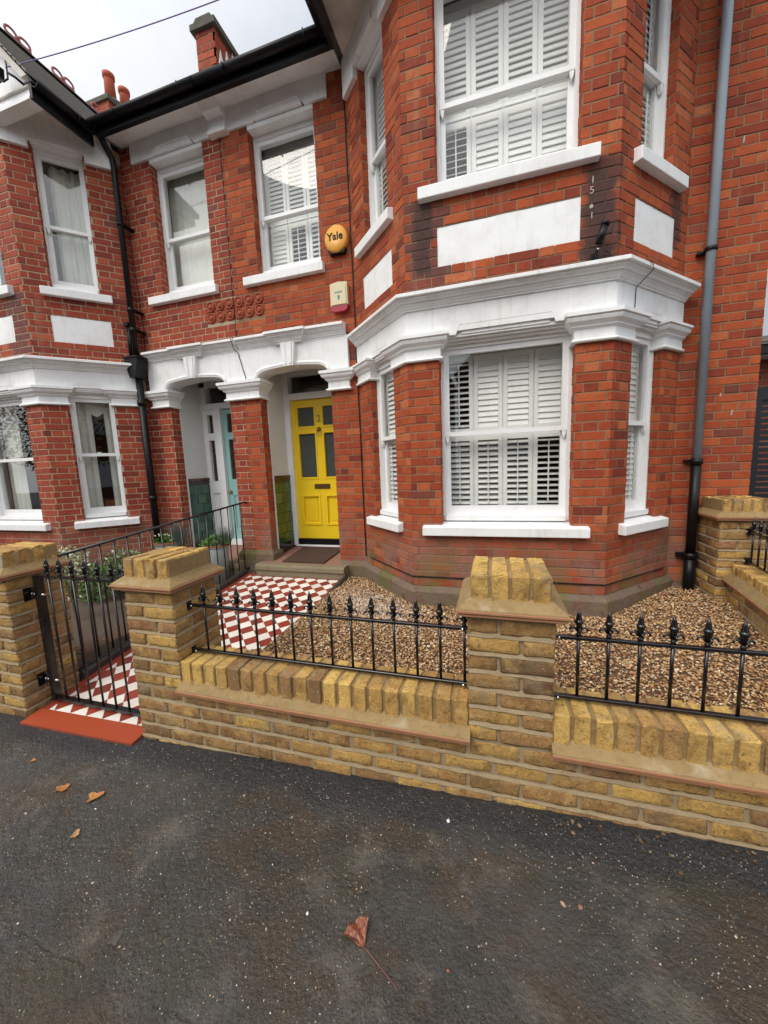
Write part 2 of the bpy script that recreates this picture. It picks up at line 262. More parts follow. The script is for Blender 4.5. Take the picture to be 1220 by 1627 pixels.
# ------------------------------------------------------------------ object helpers
WP = {}
def wpos(o): return WP.get(o.name, Vector((0, 0, 0))) if o else Vector((0, 0, 0))
def tag(o, label=None, cat=None, group=None, kind=None):
    for k, v in (('label', label), ('category', cat), ('group', group), ('kind', kind)):
        if v: o[k] = v
    return o
def empty(name, loc, label, cat, group=None):
    o = bpy.data.objects.new(name, None); COL.objects.link(o); o.location = loc; WP[o.name] = Vector(loc); o.empty_display_size = .1
    return tag(o, label, cat, group)
class MB:
    def __init__(s): s.v = []; s.f = []; s.c = []; s.sm = []
    def face(s, idx, col=None, smooth=False): s.f.append(idx); s.c.append(col); s.sm.append(smooth)
    def quad(s, p, col=None, smooth=False):
        n = len(s.v); s.v += [tuple(q) for q in p]; s.face(tuple(range(n, n+len(p))), col, smooth)
    def box(s, x0, x1, y0, y1, z0, z1, col=None, F=None):
        P = [(x0, y0, z0), (x1, y0, z0), (x1, y1, z0), (x0, y1, z0), (x0, y0, z1), (x1, y0, z1), (x1, y1, z1), (x0, y1, z1)]
        if F: P = [F(*p) for p in P]
        n = len(s.v); s.v += P
        for q in ((0, 3, 2, 1), (4, 5, 6, 7), (0, 1, 5, 4), (1, 2, 6, 5), (2, 3, 7, 6), (3, 0, 4, 7)): s.face(tuple(n+i for i in q), col)
    def prism(s, outline, d0, d1, F, col=None):       # outline (s,z) extruded from depth d0 to d1 in frame F
        n = len(s.v); k = len(outline)
        s.v += [F(p[0], d1, p[1]) for p in outline] + [F(p[0], d0, p[1]) for p in outline]
        s.face(tuple(range(n, n+k)), col); s.face(tuple(range(n+2*k-1, n+k-1, -1)), col)
        for i in range(k): j = (i+1) % k; s.face((n+i, n+k+i, n+k+j, n+j), col)
    def tube(s, pts, r, seg=8, col=None, r2=None, cap=True):
        pts = [Vector(p) for p in pts]; n0 = len(s.v); m_ = len(pts); up = None
        for i, p in enumerate(pts):
            d = (pts[min(i+1, m_-1)]-pts[max(i-1, 0)]).normalized()
            if up is None: up = Vector((0, 0, 1)) if abs(d.z) < .9 else Vector((1, 0, 0))
            x = d.cross(up).normalized(); y = d.cross(x).normalized(); up = -y if up is not None else up
            up = y*-1
            rr = r if r2 is None else r+(r2-r)*i/(m_-1)
            for k in range(seg):
                an = 2*math.pi*(k+.5)/seg; s.v.append(tuple(p+x*math.cos(an)*rr+y*math.sin(an)*rr))
        for i in range(m_-1):
            for k in range(seg):
                k2 = (k+1) % seg; s.face((n0+i*seg+k, n0+i*seg+k2, n0+(i+1)*seg+k2, n0+(i+1)*seg+k), col, seg > 5)
        if cap: s.face(tuple(n0+k for k in range(seg))[::-1], col); s.face(tuple(n0+(m_-1)*seg+k for k in range(seg)), col)
    def lathe(s, prof, cx, cy, z0=0, seg=12, col=None, F=None, smooth=True):   # prof (r,z)
        n0 = len(s.v)
        for (r, z) in prof:
            for k in range(seg):
                an = 2*math.pi*k/seg; p = (cx+math.cos(an)*r, cy+math.sin(an)*r, z0+z)
                s.v.append(F(*p) if F else p)
        for i in range(len(prof)-1):
            for k in range(seg):
                k2 = (k+1) % seg; s.face((n0+i*seg+k, n0+i*seg+k2, n0+(i+1)*seg+k2, n0+(i+1)*seg+k), col, smooth)
        s.face(tuple(n0+k for k in range(seg))[::-1], col); s.face(tuple(n0+(len(prof)-1)*seg+k for k in range(seg)), col)
    def sweep(s, path, prof, col=None, smooth=False):   # path [(x,y)] left to right, prof [(out,z)]
        P = [Vector(p) for p in path]; n0 = len(s.v); k = len(prof); ns = []
        for i in range(len(P)-1):
            d = (P[i+1]-P[i]).normalized(); ns.append(Vector((d.y, -d.x)))
        for i, p in enumerate(P):
            if i == 0: m_ = ns[0]
            elif i == len(P)-1: m_ = ns[-1]
            else:
                m_ = (ns[i-1]+ns[i]).normalized(); m_ = m_/max(.35, m_.dot(ns[i]))
            for (o, z) in prof: s.v.append((p.x+m_.x*o, p.y+m_.y*o, z))
        for i in range(len(P)-1):
            for j in range(k):
                j2 = (j+1) % k; s.face((n0+i*k+j, n0+(i+1)*k+j, n0+(i+1)*k+j2, n0+i*k+j2), col, smooth)
        s.face(tuple(n0+j for j in range(k)), col); s.face(tuple(n0+(len(P)-1)*k+j for j in range(k))[::-1], col)
    def build(s, name, mat, parent=None, origin=None, fix=True):
        o0 = Vector(origin) if origin is not None else wpos(parent)
        me = bpy.data.meshes.new(name)
        V = np.array(s.v, dtype=np.float64) - np.array(o0)
        me.from_pydata(V.tolist(), [], s.f)
        if any(x is not None for x in s.c):
            at = me.color_attributes.new('tint', 'FLOAT_COLOR', 'CORNER'); arr = []
            for f, cl in zip(s.f, s.c):
                cl = cl or (.5, .5, 0, 1); cl = tuple(cl)[:3]+(1.0,); arr += list(cl)*len(f)
            at.data.foreach_set('color', arr)
        me.polygons.foreach_set('use_smooth', s.sm); me.update()
        if fix:
            import bmesh
            bm = bmesh.new(); bm.from_mesh(me); bmesh.ops.recalc_face_normals(bm, faces=bm.faces); bm.to_mesh(me); bm.free()
        me.materials.append(mat)
        o = bpy.data.objects.new(name, me); COL.objects.link(o)
        if parent: o.parent = parent; WP[o.name] = o0.copy()
        else: o.location = o0; WP[o.name] = o0.copy()
        return o
class Frame:       # wall-local: s along the wall (left to right as seen), d outward, z up
    def __init__(s, x, y, dx, dy): l = math.hypot(dx, dy); s.o = (x, y); s.d = (dx/l, dy/l); s.n = (dy/l, -dx/l)
    def __call__(s, q, d, z): return (s.o[0]+s.d[0]*q+s.n[0]*d, s.o[1]+s.d[1]*q+s.n[1]*d, z)
    def xy(s, q, d=0): return s(q, d, 0)[:2]
def fbox(mb, F, s0, s1, d0, d1, z0, z1, col=None): mb.box(s0, s1, d0, d1, z0, z1, col, F)

CS = .075
def bricks(mb, mm, F, s0, s1, z0, z1, holes=(), thick=.11, phase=0.0, dark=None, course=CS, joint=.010, proud=.004, jit=.0022, L=.225, H=.1125, ends=(0, 0), backing=True):
    """facing bricks standing proud of a mortar slab, cut round rectangular holes (a,b,za,zb)"""
    k0 = int(math.floor(z0/course+1e-6)); k1 = int(math.ceil(z1/course-1e-6))
    for k in range(k0, k1):
        za = max(z0, k*course+joint*.5); zb = min(z1, (k+1)*course-joint*.5)
        if zb-za < .018: continue
        zc = (za+zb)/2
        cuts = [(h[0], h[1]) for h in holes if h[2] < zc < h[3]]
        za_, zb_ = za, zb
        for h in holes:
            if not (h[2] < zc < h[3]) and h[0] > s0-1 and h[2] < zb and h[3] > za:
                pass
        per = L+H; q = s0-per*2+phase+(0 if k % 2 == 0 else (L+H)/2+.0)
        q = math.floor((s0-q)/per)*0+q
        while q < s1:
            for w in (L, H):
                a0, b0 = q+joint/2, q+w-joint/2; q += w
                segs = [(max(a0, s0-ends[0]), min(b0, s1+ends[1]))]
                for (ha, hb) in cuts:
                    new = []
                    for (x, y) in segs:
                        if y <= ha or x >= hb: new.append((x, y)); continue
                        if x < ha: new.append((x, ha))
                        if y > hb: new.append((hb, y))
                    segs = new
                if not segs: continue
                r1 = min(1, max(0, random.gauss(.5, .23))); dk = 0
                if dark: dk = dark((a0+b0)/2, zc)
                elif random.random() < .010: dk = .6
                pr = proud+random.uniform(-jit, jit)
                for (x, y) in segs:
                    if y-x < .012: continue
                    j = lambda: random.uniform(-.0014, .0014)
                    P = [(x+j(), -.004, za_+j()), (y+j(), -.004, za_+j()), (y+j(), -.004, zb_+j()), (x+j(), -.004, zb_+j())]
                    n = len(mb.v); mb.v += [F(*p) for p in P]
                    e = .0035
                    Q = [(P[0][0]+e, pr, P[0][2]+e), (P[1][0]-e, pr, P[1][2]+e), (P[2][0]-e, pr, P[2][2]-e), (P[3][0]+e, pr, P[3][2]-e)]
                    Q0 = [(p[0], pr-.0025, p[2]) for p in P]
                    mb.v += [F(*p) for p in Q0]; mb.v += [F(*p) for p in Q]
                    cl = (r1, random.random(), dk, 1)
                    for lay in (0, 4):
                        for i in range(4):
                            i2 = (i+1) % 4; mb.face((n+lay+i, n+lay+i2, n+lay+4+i2, n+lay+4+i), cl)
                    mb.face((n+8, n+9, n+10, n+11), cl)
    if backing and mm is not None:
        ss = sorted({s0, s1, *[v for h in holes for v in h[:2] if s0 < v < s1]}); zs = sorted({z0, z1, *[v for h in holes for v in h[2:4] if z0 < v < z1]})
        for i in range(len(ss)-1):
            run = None
            for j in range(len(zs)-1):
                cx, cz = (ss[i]+ss[i+1])/2, (zs[j]+zs[j+1])/2
                if any(h[0] < cx < h[1] and h[2] < cz < h[3] for h in holes):
                    if run is not None: fbox(mm, F, ss[i], ss[i+1], -thick, 0, run, zs[j]); run = None
                elif run is None: run = zs[j]
            if run is not None: fbox(mm, F, ss[i], ss[i+1], -thick, 0, run, zs[-1])
def jambs(mb, mm, F, h, depth=.10):
    """brick reveals of an opening"""
    a_, b_, z0, z1 = h; th = .02
    p = F(a_, 0, 0); q = F(a_, -1, 0); G = Frame(p[0], p[1], q[0]-p[0], q[1]-p[1]); 
    G2 = Frame(*F.xy(b_, -depth), p[0]-q[0], p[1]-q[1])
    bricks(mb, None, G, 0, depth, z0, z1, backing=False, H=.1125, phase=.0)
    bricks(mb, None, G2, 0, depth, z0, z1, backing=False)

# ------------------------------------------------------------------ windows
def shutter_panel(F, s0, s1, z0, z1, d, ang, parent, pitch=.047):
    mb = MB(); st = .034; rl = .05
    fbox(mb, F, s0, s0+st, d-.025, d, z0, z1); fbox(mb, F, s1-st, s1, d-.025, d, z0, z1)
    fbox(mb, F, s0+st, s1-st, d-.023, d-.002, z0, z0+rl); fbox(mb, F, s0+st, s1-st, d-.023, d-.002, z1-rl, z1)
    n = max(1, int((z1-z0-2*rl)/pitch)); pt = (z1-z0-2*rl)/n; w = .027; t = .004
    for i in range(n):
        zc = z0+rl+pt*(i+.5); c_, s_ = math.cos(ang), math.sin(ang)
        prof = [(w*c_-t*s_, w*s_+t*c_), (w*c_+t*s_, w*s_-t*c_), (-w*c_+t*s_, -w*s_-t*c_), (-w*c_-t*s_, -w*s_+t*c_)]
        k = len(mb.v); a_, b_ = s0+st+.001, s1-st-.001
        for ss in (a_, b_):
            for (dd, dz) in prof: mb.v.append(F(ss, d-.0125+dd*-1, zc+dz))
        for q in ((0, 1, 5, 4), (1, 2, 6, 5), (2, 3, 7, 6), (3, 0, 4, 7), (0, 3, 2, 1), (4, 5, 6, 7)): mb.face(tuple(k+x for x in q))
    cxm = (s0+s1)/2
    if ang < 1.0: fbox(mb, F, cxm-.005, cxm+.005, d+.012, d+.020, z0+rl+.02, z1-rl-.02)
    return mb.build('shutter', M['shutter'], parent)
def window(F, s0, s1, z0, z1, zm, d, parent, shutters=None, curtain_or_reflection=None, gl='glass', sill=None, handles=True, shd=.19):
    mb = MB(); fw = .05; dp = .13
    fbox(mb, F, s0, s0+fw, d-dp, d, z0, z1); fbox(mb, F, s1-fw, s1, d-dp, d, z0, z1)
    fbox(mb, F, s0+fw, s1-fw, d-dp, d-.002, z1-fw, z1); fbox(mb, F, s0+fw, s1-fw, d-dp, d+.03, z0, z0+.045)
    # parting bead
    a_, b_ = s0+fw, s1-fw
    su, sd = d-.018, d-.052         # upper sash
    st = .042
    fbox(mb, F, a_, a_+st, sd, su, zm-.02, z1-fw); fbox(mb, F, b_-st, b_, sd, su, zm-.02, z1-fw)
    fbox(mb, F, a_+st, b_-st, sd, su-.001, z1-fw-.045, z1-fw); fbox(mb, F, a_+st, b_-st, sd, su-.001, zm-.02, zm+.018)
    for x0, sg in ((a_, 1), (b_-st, -1)):       # horns
        x1 = x0+st; mb.prism([(x0+.004, zm-.02), (x1-.004, zm-.02), (x1-.008, zm-.055), ((x0+x1)/2, zm-.085), (x0+.008, zm-.055)], sd+.002, su-.003, F)
    lu, ld = d-.056, d-.090         # lower sash
    fbox(mb, F, a_, a_+st, ld, lu, z0+.045, zm+.015); fbox(mb, F, b_-st, b_, ld, lu, z0+.045, zm+.015)
    fbox(mb, F, a_+st, b_-st, ld, lu-.001, z0+.045, z0+.125); fbox(mb, F, a_+st, b_-st, ld, lu-.001, zm-.015, zm+.015)
    if handles: fbox(mb, F, (a_+b_)/2-.02, (a_+b_)/2+.02, ld-.01, lu+.012, zm+.0155, zm+.035)
    w = mb.build('window', M['gloss'], parent)
    g = MB(); fbox(g, F, a_+st, b_-st, su-.020, su-.016, zm+.018, z1-fw-.045); g.build('pane', M[gl], w)
    g = MB(); fbox(g, F, a_+st, b_-st, lu-.020, lu-.016, z0+.125, zm-.015); g.build('pane', M[gl], w)
    if sill:
        sa_, sb_, sz0, sz1, sp = sill
        k = MB(); y1 = d-.02
        # weathered top: slopes up to the frame
        pr = [(sa_, sp, sz0), (sb_, sp, sz0), (sb_, y1, sz0), (sa_, y1, sz0), (sa_, sp, sz1), (sb_, sp, sz1), (sb_, y1, sz1+.035), (sa_, y1, sz1+.035)]
        n = len(k.v); k.v += [F(*p) for p in pr]
        for q in ((0, 3, 2, 1), (4, 5, 6, 7), (0, 1, 5, 4), (1, 2, 6, 5), (2, 3, 7, 6), (3, 0, 4, 7)): k.face(tuple(n+i for i in q))
        o = k.build('sill', M['white'], w)
        bv = o.modifiers.new('bev', 'BEVEL'); bv.width = .006; bv.segments = 2
    if shutters:
        zz = [z0+.06, zm, z1-.06] if shutters.get('tiers', 2) == 2 else [z0+.06, z1-.06]
        n = shutters['n']; gap = .012; A, B = (s0+.035, s1-.035) if shd > .15 else (s0+.054, s1-.054)
        fr = MB()
        for t in range(len(zz)-1):
            for i in range(n):
                x0 = A+(B-A)*i/n+gap/2; x1 = A+(B-A)*(i+1)/n-gap/2
                an = shutters['ang'][t][i]
                shutter_panel(F, x0, x1, zz[t]+.008, zz[t+1]-.008, d-shd, an, w)
        for x in [A+(B-A)*i/n for i in range(1, n)]: fbox(fr, F, x-gap/2, x+gap/2, d-.225, d-.205, z0+.06, z1-.06)
        e_ = .02 if shd > .15 else -.052
        fbox(fr, F, s0-e_, s1+e_, d-.235, d-.195, z0, z0+.06); fbox(fr, F, s0-e_, s1+e_, d-.235, d-.195, z1-.06, z1)
        fbox(fr, F, s0-.02, s0+.035, d-.235, d-.195, z0, z1); fbox(fr, F, s1-.035, s1+.02, d-.235, d-.195, z0, z1)
        fr.build('shutter_frame', M['shutter'], w)
    if curtain_or_reflection:
        for (c0, c1, cz0, cz1, amp) in curtain_or_reflection:
            k = MB(); n = int((c1-c0)/.012)+2; rows = 8
            ph = random.random()*6
            for r in range(rows+1):
                z = cz0+(cz1-cz0)*r/rows
                for i in range(n+1):
                    x = c0+(c1-c0)*i/n; dd = d-.20+amp*math.sin(x*70+ph+.5*math.sin(x*23))+amp*.5*math.sin(x*31+r*.15)
                    k.v.append(F(x, dd, z))
            for r in range(rows):
                for i in range(n): q = r*(n+1)+i; k.face((q, q+1, q+n+2, q+n+1), None, True)
            k.build('curtain_or_reflection', M['curtain_or_reflection'], w, fix=False)
    return w

# ------------------------------------------------------------------ moulding profiles
def cap_profile(z0=2.40, z1=2.61, k=1.0):
    return [(-.02, z0), (.034*k, z0), (.040*k, z0+.010), (.034*k, z0+.022), (.018*k, z0+.028), (.016*k, z0+.095), (.024*k, z0+.105), (.040*k, z0+.112), (.040*k, z0+.122), (.050*k, z0+.130),
            (.072*k, z0+.145), (.080*k, z0+.165), (.078*k, z0+.178), (.094*k, z0+.182), (.094*k, z1), (-.02, z1)]
def cornice_profile(z0, z1, k=1.0):
    h = z1-z0
    return [(-.02, z0), (.020*k, z0), (.020*k, z0+h*.13), (.036*k, z0+h*.15), (.036*k, z0+h*.24), (.044*k, z0+h*.25), (.052*k, z0+h*.36), (.070*k, z0+h*.45), (.070*k, z0+h*.52), (.088*k, z0+h*.54), (.092*k, z0+h*.64), (.112*k, z0+h*.72), (.112*k, z0+h*.78), (.136*k, z0+h*.80),
            (.136*k, z1-h*.02), (.126*k, z1+.004), (-.02, z1+.03)]
def roll(mb, pts, F, r=.022, d=.0):
    mb.tube([F(x, d, z) for x, z in pts], r, 10)

# ================================================================== GROUND (setting)
def gz(x): return .033*max(-9, min(9, x))
g = MB(); xs = [-60, -30, -15, -9, -6, -3, 0, 3, 6, 9, 15, 30, 60]
def ground_strip(y0, y1, dz=0.0):
    mb = MB()
    for i in range(len(xs)-1): mb.quad([(xs[i], y0, gz(xs[i])+dz), (xs[i+1], y0, gz(xs[i+1])+dz), (xs[i+1], y1, gz(xs[i+1])+dz), (xs[i], y1, gz(xs[i])+dz)])
    return mb
tag(ground_strip(-90, 90, -.30).build('ground', M['road']), kind='structure')
tag(ground_strip(-1.6, 1.62).build('pavement', M['asphalt']), kind='structure')
kb = MB()
for i in range(len(xs)-1):
    kb.box(xs[i], xs[i+1], -1.75, -1.602, -.6, .0)
    for q in range(8): x, y, z = kb.v[-8+q]; kb.v[-8+q] = (x, y, gz(x)+(-.25 if z < -.3 else .003))
tag(kb.build('kerb', M['plinth']), kind='structure')
tag(ground_strip(-9, -1.752, -.12).build('road', M['road']), kind='structure')
tag(ground_strip(-40, -9, -.02).build('far_pavement', M['road']), kind='structure')

def gh(x, y):      # gravel height
    return .17+.03*min(1, max(0, (y-1.8)/1.6))+.07*max(0, min(1, (x-.7)/1.1))*max(0, min(1, (y-2.6)/1.1))
gb = MB(); nx, ny = 36, 26
for j in range(ny+1):
    for i in range(nx+1):
        x = -1.68+3.75*i/nx; y = 1.72+2.40*j/ny; gb.v.append((x, y, gh(x, y)-.012))
for j in range(ny):
    for i in range(nx): q = j*(nx+1)+i; gb.face((q, q+1, q+nx+2, q+nx+1), None, True)
tag(gb.build('gravel_bed', M['bed'], fix=False), kind='structure')

# neighbour's concrete forecourt
nb = MB(); nb.box(-9, -3.07, 1.7, 4.6, -.4, .13); tag(nb.build('forecourt', M['conc']), kind='structure')
nb = MB(); nb.box(-3.26, -3.085, 1.95, 3.9, .08, .138); tag(nb.build('soil_border', M['bed']), kind='structure')

# path: sloping, tiled chequer set diagonally
PX0, PX1, PY0, PY1 = -3.03, -1.685, 1.475, 3.93
def pz(y, x=-2.4):
    t = min(1, max(0, (y-1.475)/.7)); L0 = -.062+.265*(y-1.5)/2.4
    return L0+(1-t)*(gz(x)+.007+.065)
tp = MB()
GR = 10
for j in range(GR):
    y0, y1 = PY0+.13 if 0 else PY0+(PY1-PY0)*j/GR, PY0+(PY1-PY0)*(j+1)/GR
    xr = -2.052 if j == 0 else PX1
    tp.quad([(PX0, y0, pz(y0, PX0)-.004), (xr, y0, pz(y0, xr)-.004), (xr, y1, pz(y1, xr)-.004), (PX0, y1, pz(y1, PX0)-.004)])
tp.quad([(PX0, PY0, pz(PY0, PX0)-.004), (-2.052, PY0, pz(PY0, -2.05)-.004), (-2.052, PY0, -.4), (PX0, PY0, -.4)])
tag(tp.build('path_bed', M['grout'], fix=False), kind='structure')
def clip(poly, axis, v, keep_gt):
    out = []
    for i in range(len(poly)):
        p, q = poly[i], poly[(i+1) % len(poly)]; ip = (p[axis] >= v) == keep_gt; iq = (q[axis] >= v) == keep_gt
        if ip: out.append(p)
        if ip != iq: t = (v-p[axis])/(q[axis]-p[axis]); out.append((p[0]+(q[0]-p[0])*t, p[1]+(q[1]-p[1])*t))
    return out
tl = MB(); DG = .1485; h = DG/2; bx0, bx1, by0, by1 = -2.955, -1.735, 1.603, 3.86
RED = (.27, .045, .026); WHT = (.80, .74, .66); ORG = (.34, .060, .024)
rows = int((by1-by0)/h)+3
for j in range(-1, rows):
    for i in range(-1, int((bx1-bx0)/DG)+3):
        cx = bx0+i*DG+(h if j % 2 else 0)-.02; cy = by0+j*h
        gp = .0016
        P = [(cx, cy-h+gp), (cx+h-gp, cy), (cx, cy+h-gp), (cx-h+gp, cy)]
        for ax, v, k in ((0, bx0, True), (0, bx1, False), (1, by0, True), (1, by1, False)):
            P = clip(P, ax, v, k)
            if len(P) < 3: break
        if len(P) < 3: continue
        wt = j % 2 == 0; q = random.uniform(.88, 1.08) if wt else random.uniform(.75, 1.2)
        cl = tuple(v*q for v in (WHT if wt else RED))
        dz = random.uniform(0, .0012)
        tl.quad([(x, y, pz(y, x)+dz) for x, y in P], cl)
def border(x0, x1, y0, y1, n, along_x, cl0):
    for i in range(n):
        if along_x: a_, b_, c_, d_ = x0+(x1-x0)*i/n+.001, x0+(x1-x0)*(i+1)/n-.001, y0, y1
        else: a_, b_, c_, d_ = x0, x1, y0+(y1-y0)*i/n+.001, y0+(y1-y0)*(i+1)/n-.001
        q = random.uniform(.85, 1.12); cl = tuple(v*q for v in cl0)
        tl.quad([(a_, c_, pz(c_, a_)), (b_, c_, pz(c_, b_)), (b_, d_, pz(d_, b_)), (a_, d_, pz(d_, a_))], cl)
border(PX0+.002, bx0-.002, by0, by1, 15, False, RED); border(bx1+.002, PX1-.002, by0, by1, 15, False, RED)
border(PX0+.002, PX1-.002, by1+.002, PY1, 9, True, RED)
GX = -2.050
tl.quad([(PX0, PY0, pz(PY0, PX0)+.003), (GX, PY0, pz(PY0, GX)+.003), (GX, by0-.002, pz(by0, GX)+.003), (PX0, by0-.002, pz(by0, PX0)+.003)], ORG)
tl.quad([(PX0, PY0-.002, pz(PY0, PX0)+.003), (GX, PY0-.002, pz(PY0, GX)+.003), (GX, PY0-.002, -.3), (PX0, PY0-.002, -.3)], ORG)
tl.quad([(GX, PY0-.002, pz(PY0, GX)+.003), (GX, by0, pz(PY0, GX)+.003), (GX, by0, -.3), (GX, PY0-.002, -.3)], ORG)
tag(tl.build('path', M['tile'], fix=False), kind='structure')
ed = MB()
for x, y0, zoff in ((PX1+.022, 1.76, .018), (PX0-.02, 1.89, .03)):
    n = 15
    for i in range(n):
        ya, yb = y0+(3.92-y0)*i/n, y0+(3.92-y0)*(i+1)/n-.004
        j = random.uniform(-.004, .004)
        pts = [(x-.026, -.12), (x-.026, .012), (x-.014, .028), (x+.014, .028), (x+.026, .012), (x+.026, -.12)]
        k = len(ed.v)
        for yy in (ya, yb): ed.v += [(px+j, yy, pz(yy)+zoff+pzz) for px, pzz in pts]
        for q in range(6): q2 = (q+1) % 6; ed.face((k+q, k+q2, k+6+q2, k+6+q))
        ed.face(tuple(k+q for q in range(6))[::-1]); ed.face(tuple(k+6+q for q in range(6)))
tag(ed.build('path_edging', M['edging']), kind='structure')

# ================================================================== HOUSES
WY = 4.05                        # main wall face
def dark_bay(lo, hi):            # sooty bricks beside the plaster panels
    def f(s, z):
        for (sx, w) in hi:
            if abs(s-sx) < w and 2.93 < z < 3.66 and random.random() < .93: return random.uniform(.6, 1)
        if 2.93 < z < 3.02 and random.random() < .35: return random.uniform(.4, .9)
        return .6 if random.random() < .02 else 0
    return f

def build_bay(house, ax0, ax1, fy, red, mort, mirror_return, win_spec):
    """two-storey canted bay; ax0/ax1 front corners, fy front face"""
    cl = .72*math.sqrt(2)*(WY-.11-3.22)/.72 if False else (win_spec['cant'])*math.sqrt(2)
    cd = win_spec['cant']
    FF = Frame(ax0, fy, 1, 0); W = ax1-ax0
    FR = Frame(ax1, fy, 1, 1); FL = Frame(ax0-cd, fy+cd, 1, -1)
    mb, mm = MB(), MB()
    o0, o1 = win_spec['front']           # opening in front face (s)
    c0, c1 = .25, .72                    # opening in cants measured from arris
    dk = dark_bay(None, [(o0-.09, .10), (o1+.09, .115)])
    for F, Ln, op, side in ((FF, W, (o0, o1), 0), (FR, cl, (c0, c1), 1), (FL, cl, (cl-c1, cl-c0), -1)):
        pan = {0: (.28, W-.25), 1: (.21, .80), -1: (cl-.80, cl-.21)}[side]
        hs = [(op[0], op[1], .89, 2.60), (op[0], op[1], 3.69, 5.32), (pan[0], pan[1], 3.14, 3.45)]
        e = (.0035, .0035)
        hol = hs+[(-1, Ln+1, 2.56, 2.92)]
        bricks(mb, mm, F, 0, Ln, .36, 5.36, hol, dark=dk if side == 0 else None, ends=e, phase=random.random()*.05)
        fbox(mm, F, -.0, Ln, -.10, 0, 2.63, 2.93)
        fbox(mm, F, pan[0], pan[1], -.09, -.03, 3.14, 3.45)
        jambs(mb, mm, F, (op[0], op[1], .95, 2.60)); jambs(mb, mm, F, (op[0], op[1], 3.74, 5.32))
    # short returns to the main wall
    if WY-(fy+cd) > .02:
        x1 = ax1+cd
        for (xa, sgn) in ((x1, 1),):
            mm.box(x1-.1, x1, fy+cd-.02, WY, .1, 5.5); bricks(mb, None, Frame(x1, fy+cd, 0, 1), 0, WY-fy-cd, .36, 5.36, [(-1, 9, 2.56, 2.92)], backing=False)
    mb.build('bay_brickwork', M[red], house); mm.build('bay_mortar', M[mort], house)
    # plaster panels
    for F, Ln, side in ((FF, W, 0), (FR, cl, 1), (FL, cl, -1)):
        pan = {0: (.28, W-.25), 1: (.21, .80), -1: (cl-.80, cl-.21)}[side]
        p = MB(); n = 14; mrow = 6
        k = len(p.v)
        for j in range(mrow+1):
            for i in range(n+1):
                e = 0 if 0 < i < n and 0 < j < mrow else .004
                p.v.append(F(pan[0]+(pan[1]-pan[0])*i/n+random.uniform(-.5, .5)*e, -.001+random.uniform(-.0012, .0012)-(.003 if e else 0), 3.14+.31*j/mrow+random.uniform(-1, 1)*e))
        for j in range(mrow):
            for i in range(n): q = j*(n+1)+i; p.face((q, q+1, q+n+2, q+n+1), None, True)
        p.build('plaster_panel', M['white'], house, fix=False)
    # plinth
    path = [FL.xy(-.05), FL.xy(cl), FF.xy(W), FR.xy(cl+.05)]
    pl = MB(); pl.sweep(path, [(-.10, .0), (.045, .0), (.045, .325), (.040, .335), (.006, .372), (-.1, .372)])
    pl.build('plinth', M['plinth'], house)
    # ground floor entablature: capitals, frieze, cornice
    def q(F, s, d=0): return F.xy(s, d)
    cp = MB(); cp.sweep([q(FF, o1, -.09), q(FF, o1), q(FF, W), q(FR, c0), q(FR, c0, -.09)], cap_profile()); cp.build('capital', M['white'], house)
    cp = MB(); cp.sweep([q(FL, cl-c0, -.09), q(FL, cl-c0), q(FL, cl), q(FF, o0), q(FF, o0, -.09)], cap_profile()); cp.build('capital', M['white'], house)
    cp = MB(); cp.sweep([q(FR, c1, -.09), q(FR, c1), q(FR, cl+.02)], cap_profile(2.41, 2.61)); cp.build('capital', M['white'], house)
    cp = MB(); cp.sweep([q(FL, -.02), q(FL, cl-c1), q(FL, cl-c1, -.09)], cap_profile(2.41, 2.61)); cp.build('capital', M['white'], house)
    fr = MB()
    for F, Ln, op in ((FF, W, (o0, o1)), (FR, cl, (c0, c1)), (FL, cl, (cl-c1, cl-c0))):
        a_, b_ = op; tw = .18 if Ln > 1.2 else .10
        zb, zt = 2.585, 2.66
        fr.prism([(-.0, zb), (a_+tw-.03, zb), (a_+tw, zt), (b_-tw, zt), (b_-tw+.03, zb), (Ln, zb), (Ln, 2.81), (0, 2.81)], -.05, .022, F)
        # moulded lintel under the raised part
        fr.prism([(a_+tw-.02, zb+.004), (a_+tw+.004, zt+.002), (b_-tw-.004, zt+.002), (b_-tw+.02, zb+.004)], -.06, -.012, F)
        fr.prism([(a_+tw+.01, zb+.004), (a_+tw+.02, zt-.040), (b_-tw-.02, zt-.040), (b_-tw-.01, zb+.004)], -.06, .004, F)
        fbox(fr, F, a_-.01, b_+.01, -.16, -.014, 2.592, 2.645); fbox(fr, F, a_-.01, b_+.01, -.16, -.03, 2.555, 2.5915); fbox(fr, F, a_-.01, b_+.01, -.12, -.006, 2.572, 2.592)
        fbox(fr, F, a_, b_, -.16, -.065, 2.535, 2.556)
    # vertical arris fill
    fr.sweep([FL.xy(0), FL.xy(cl), FF.xy(W), FR.xy(cl)], [(-.02, 2.615), (.020, 2.615), (.020, 2.808), (-.02, 2.808)])
    fr.build('frieze', M['white'], house)
    co = MB(); co.sweep([FL.xy(.0), FL.xy(cl), FF.xy(W), FR.xy(cl)], cornice_profile(2.80, 2.93)); co.build('cornice', M['white'], house)
    # eaves frieze (upper)
    uf = MB()
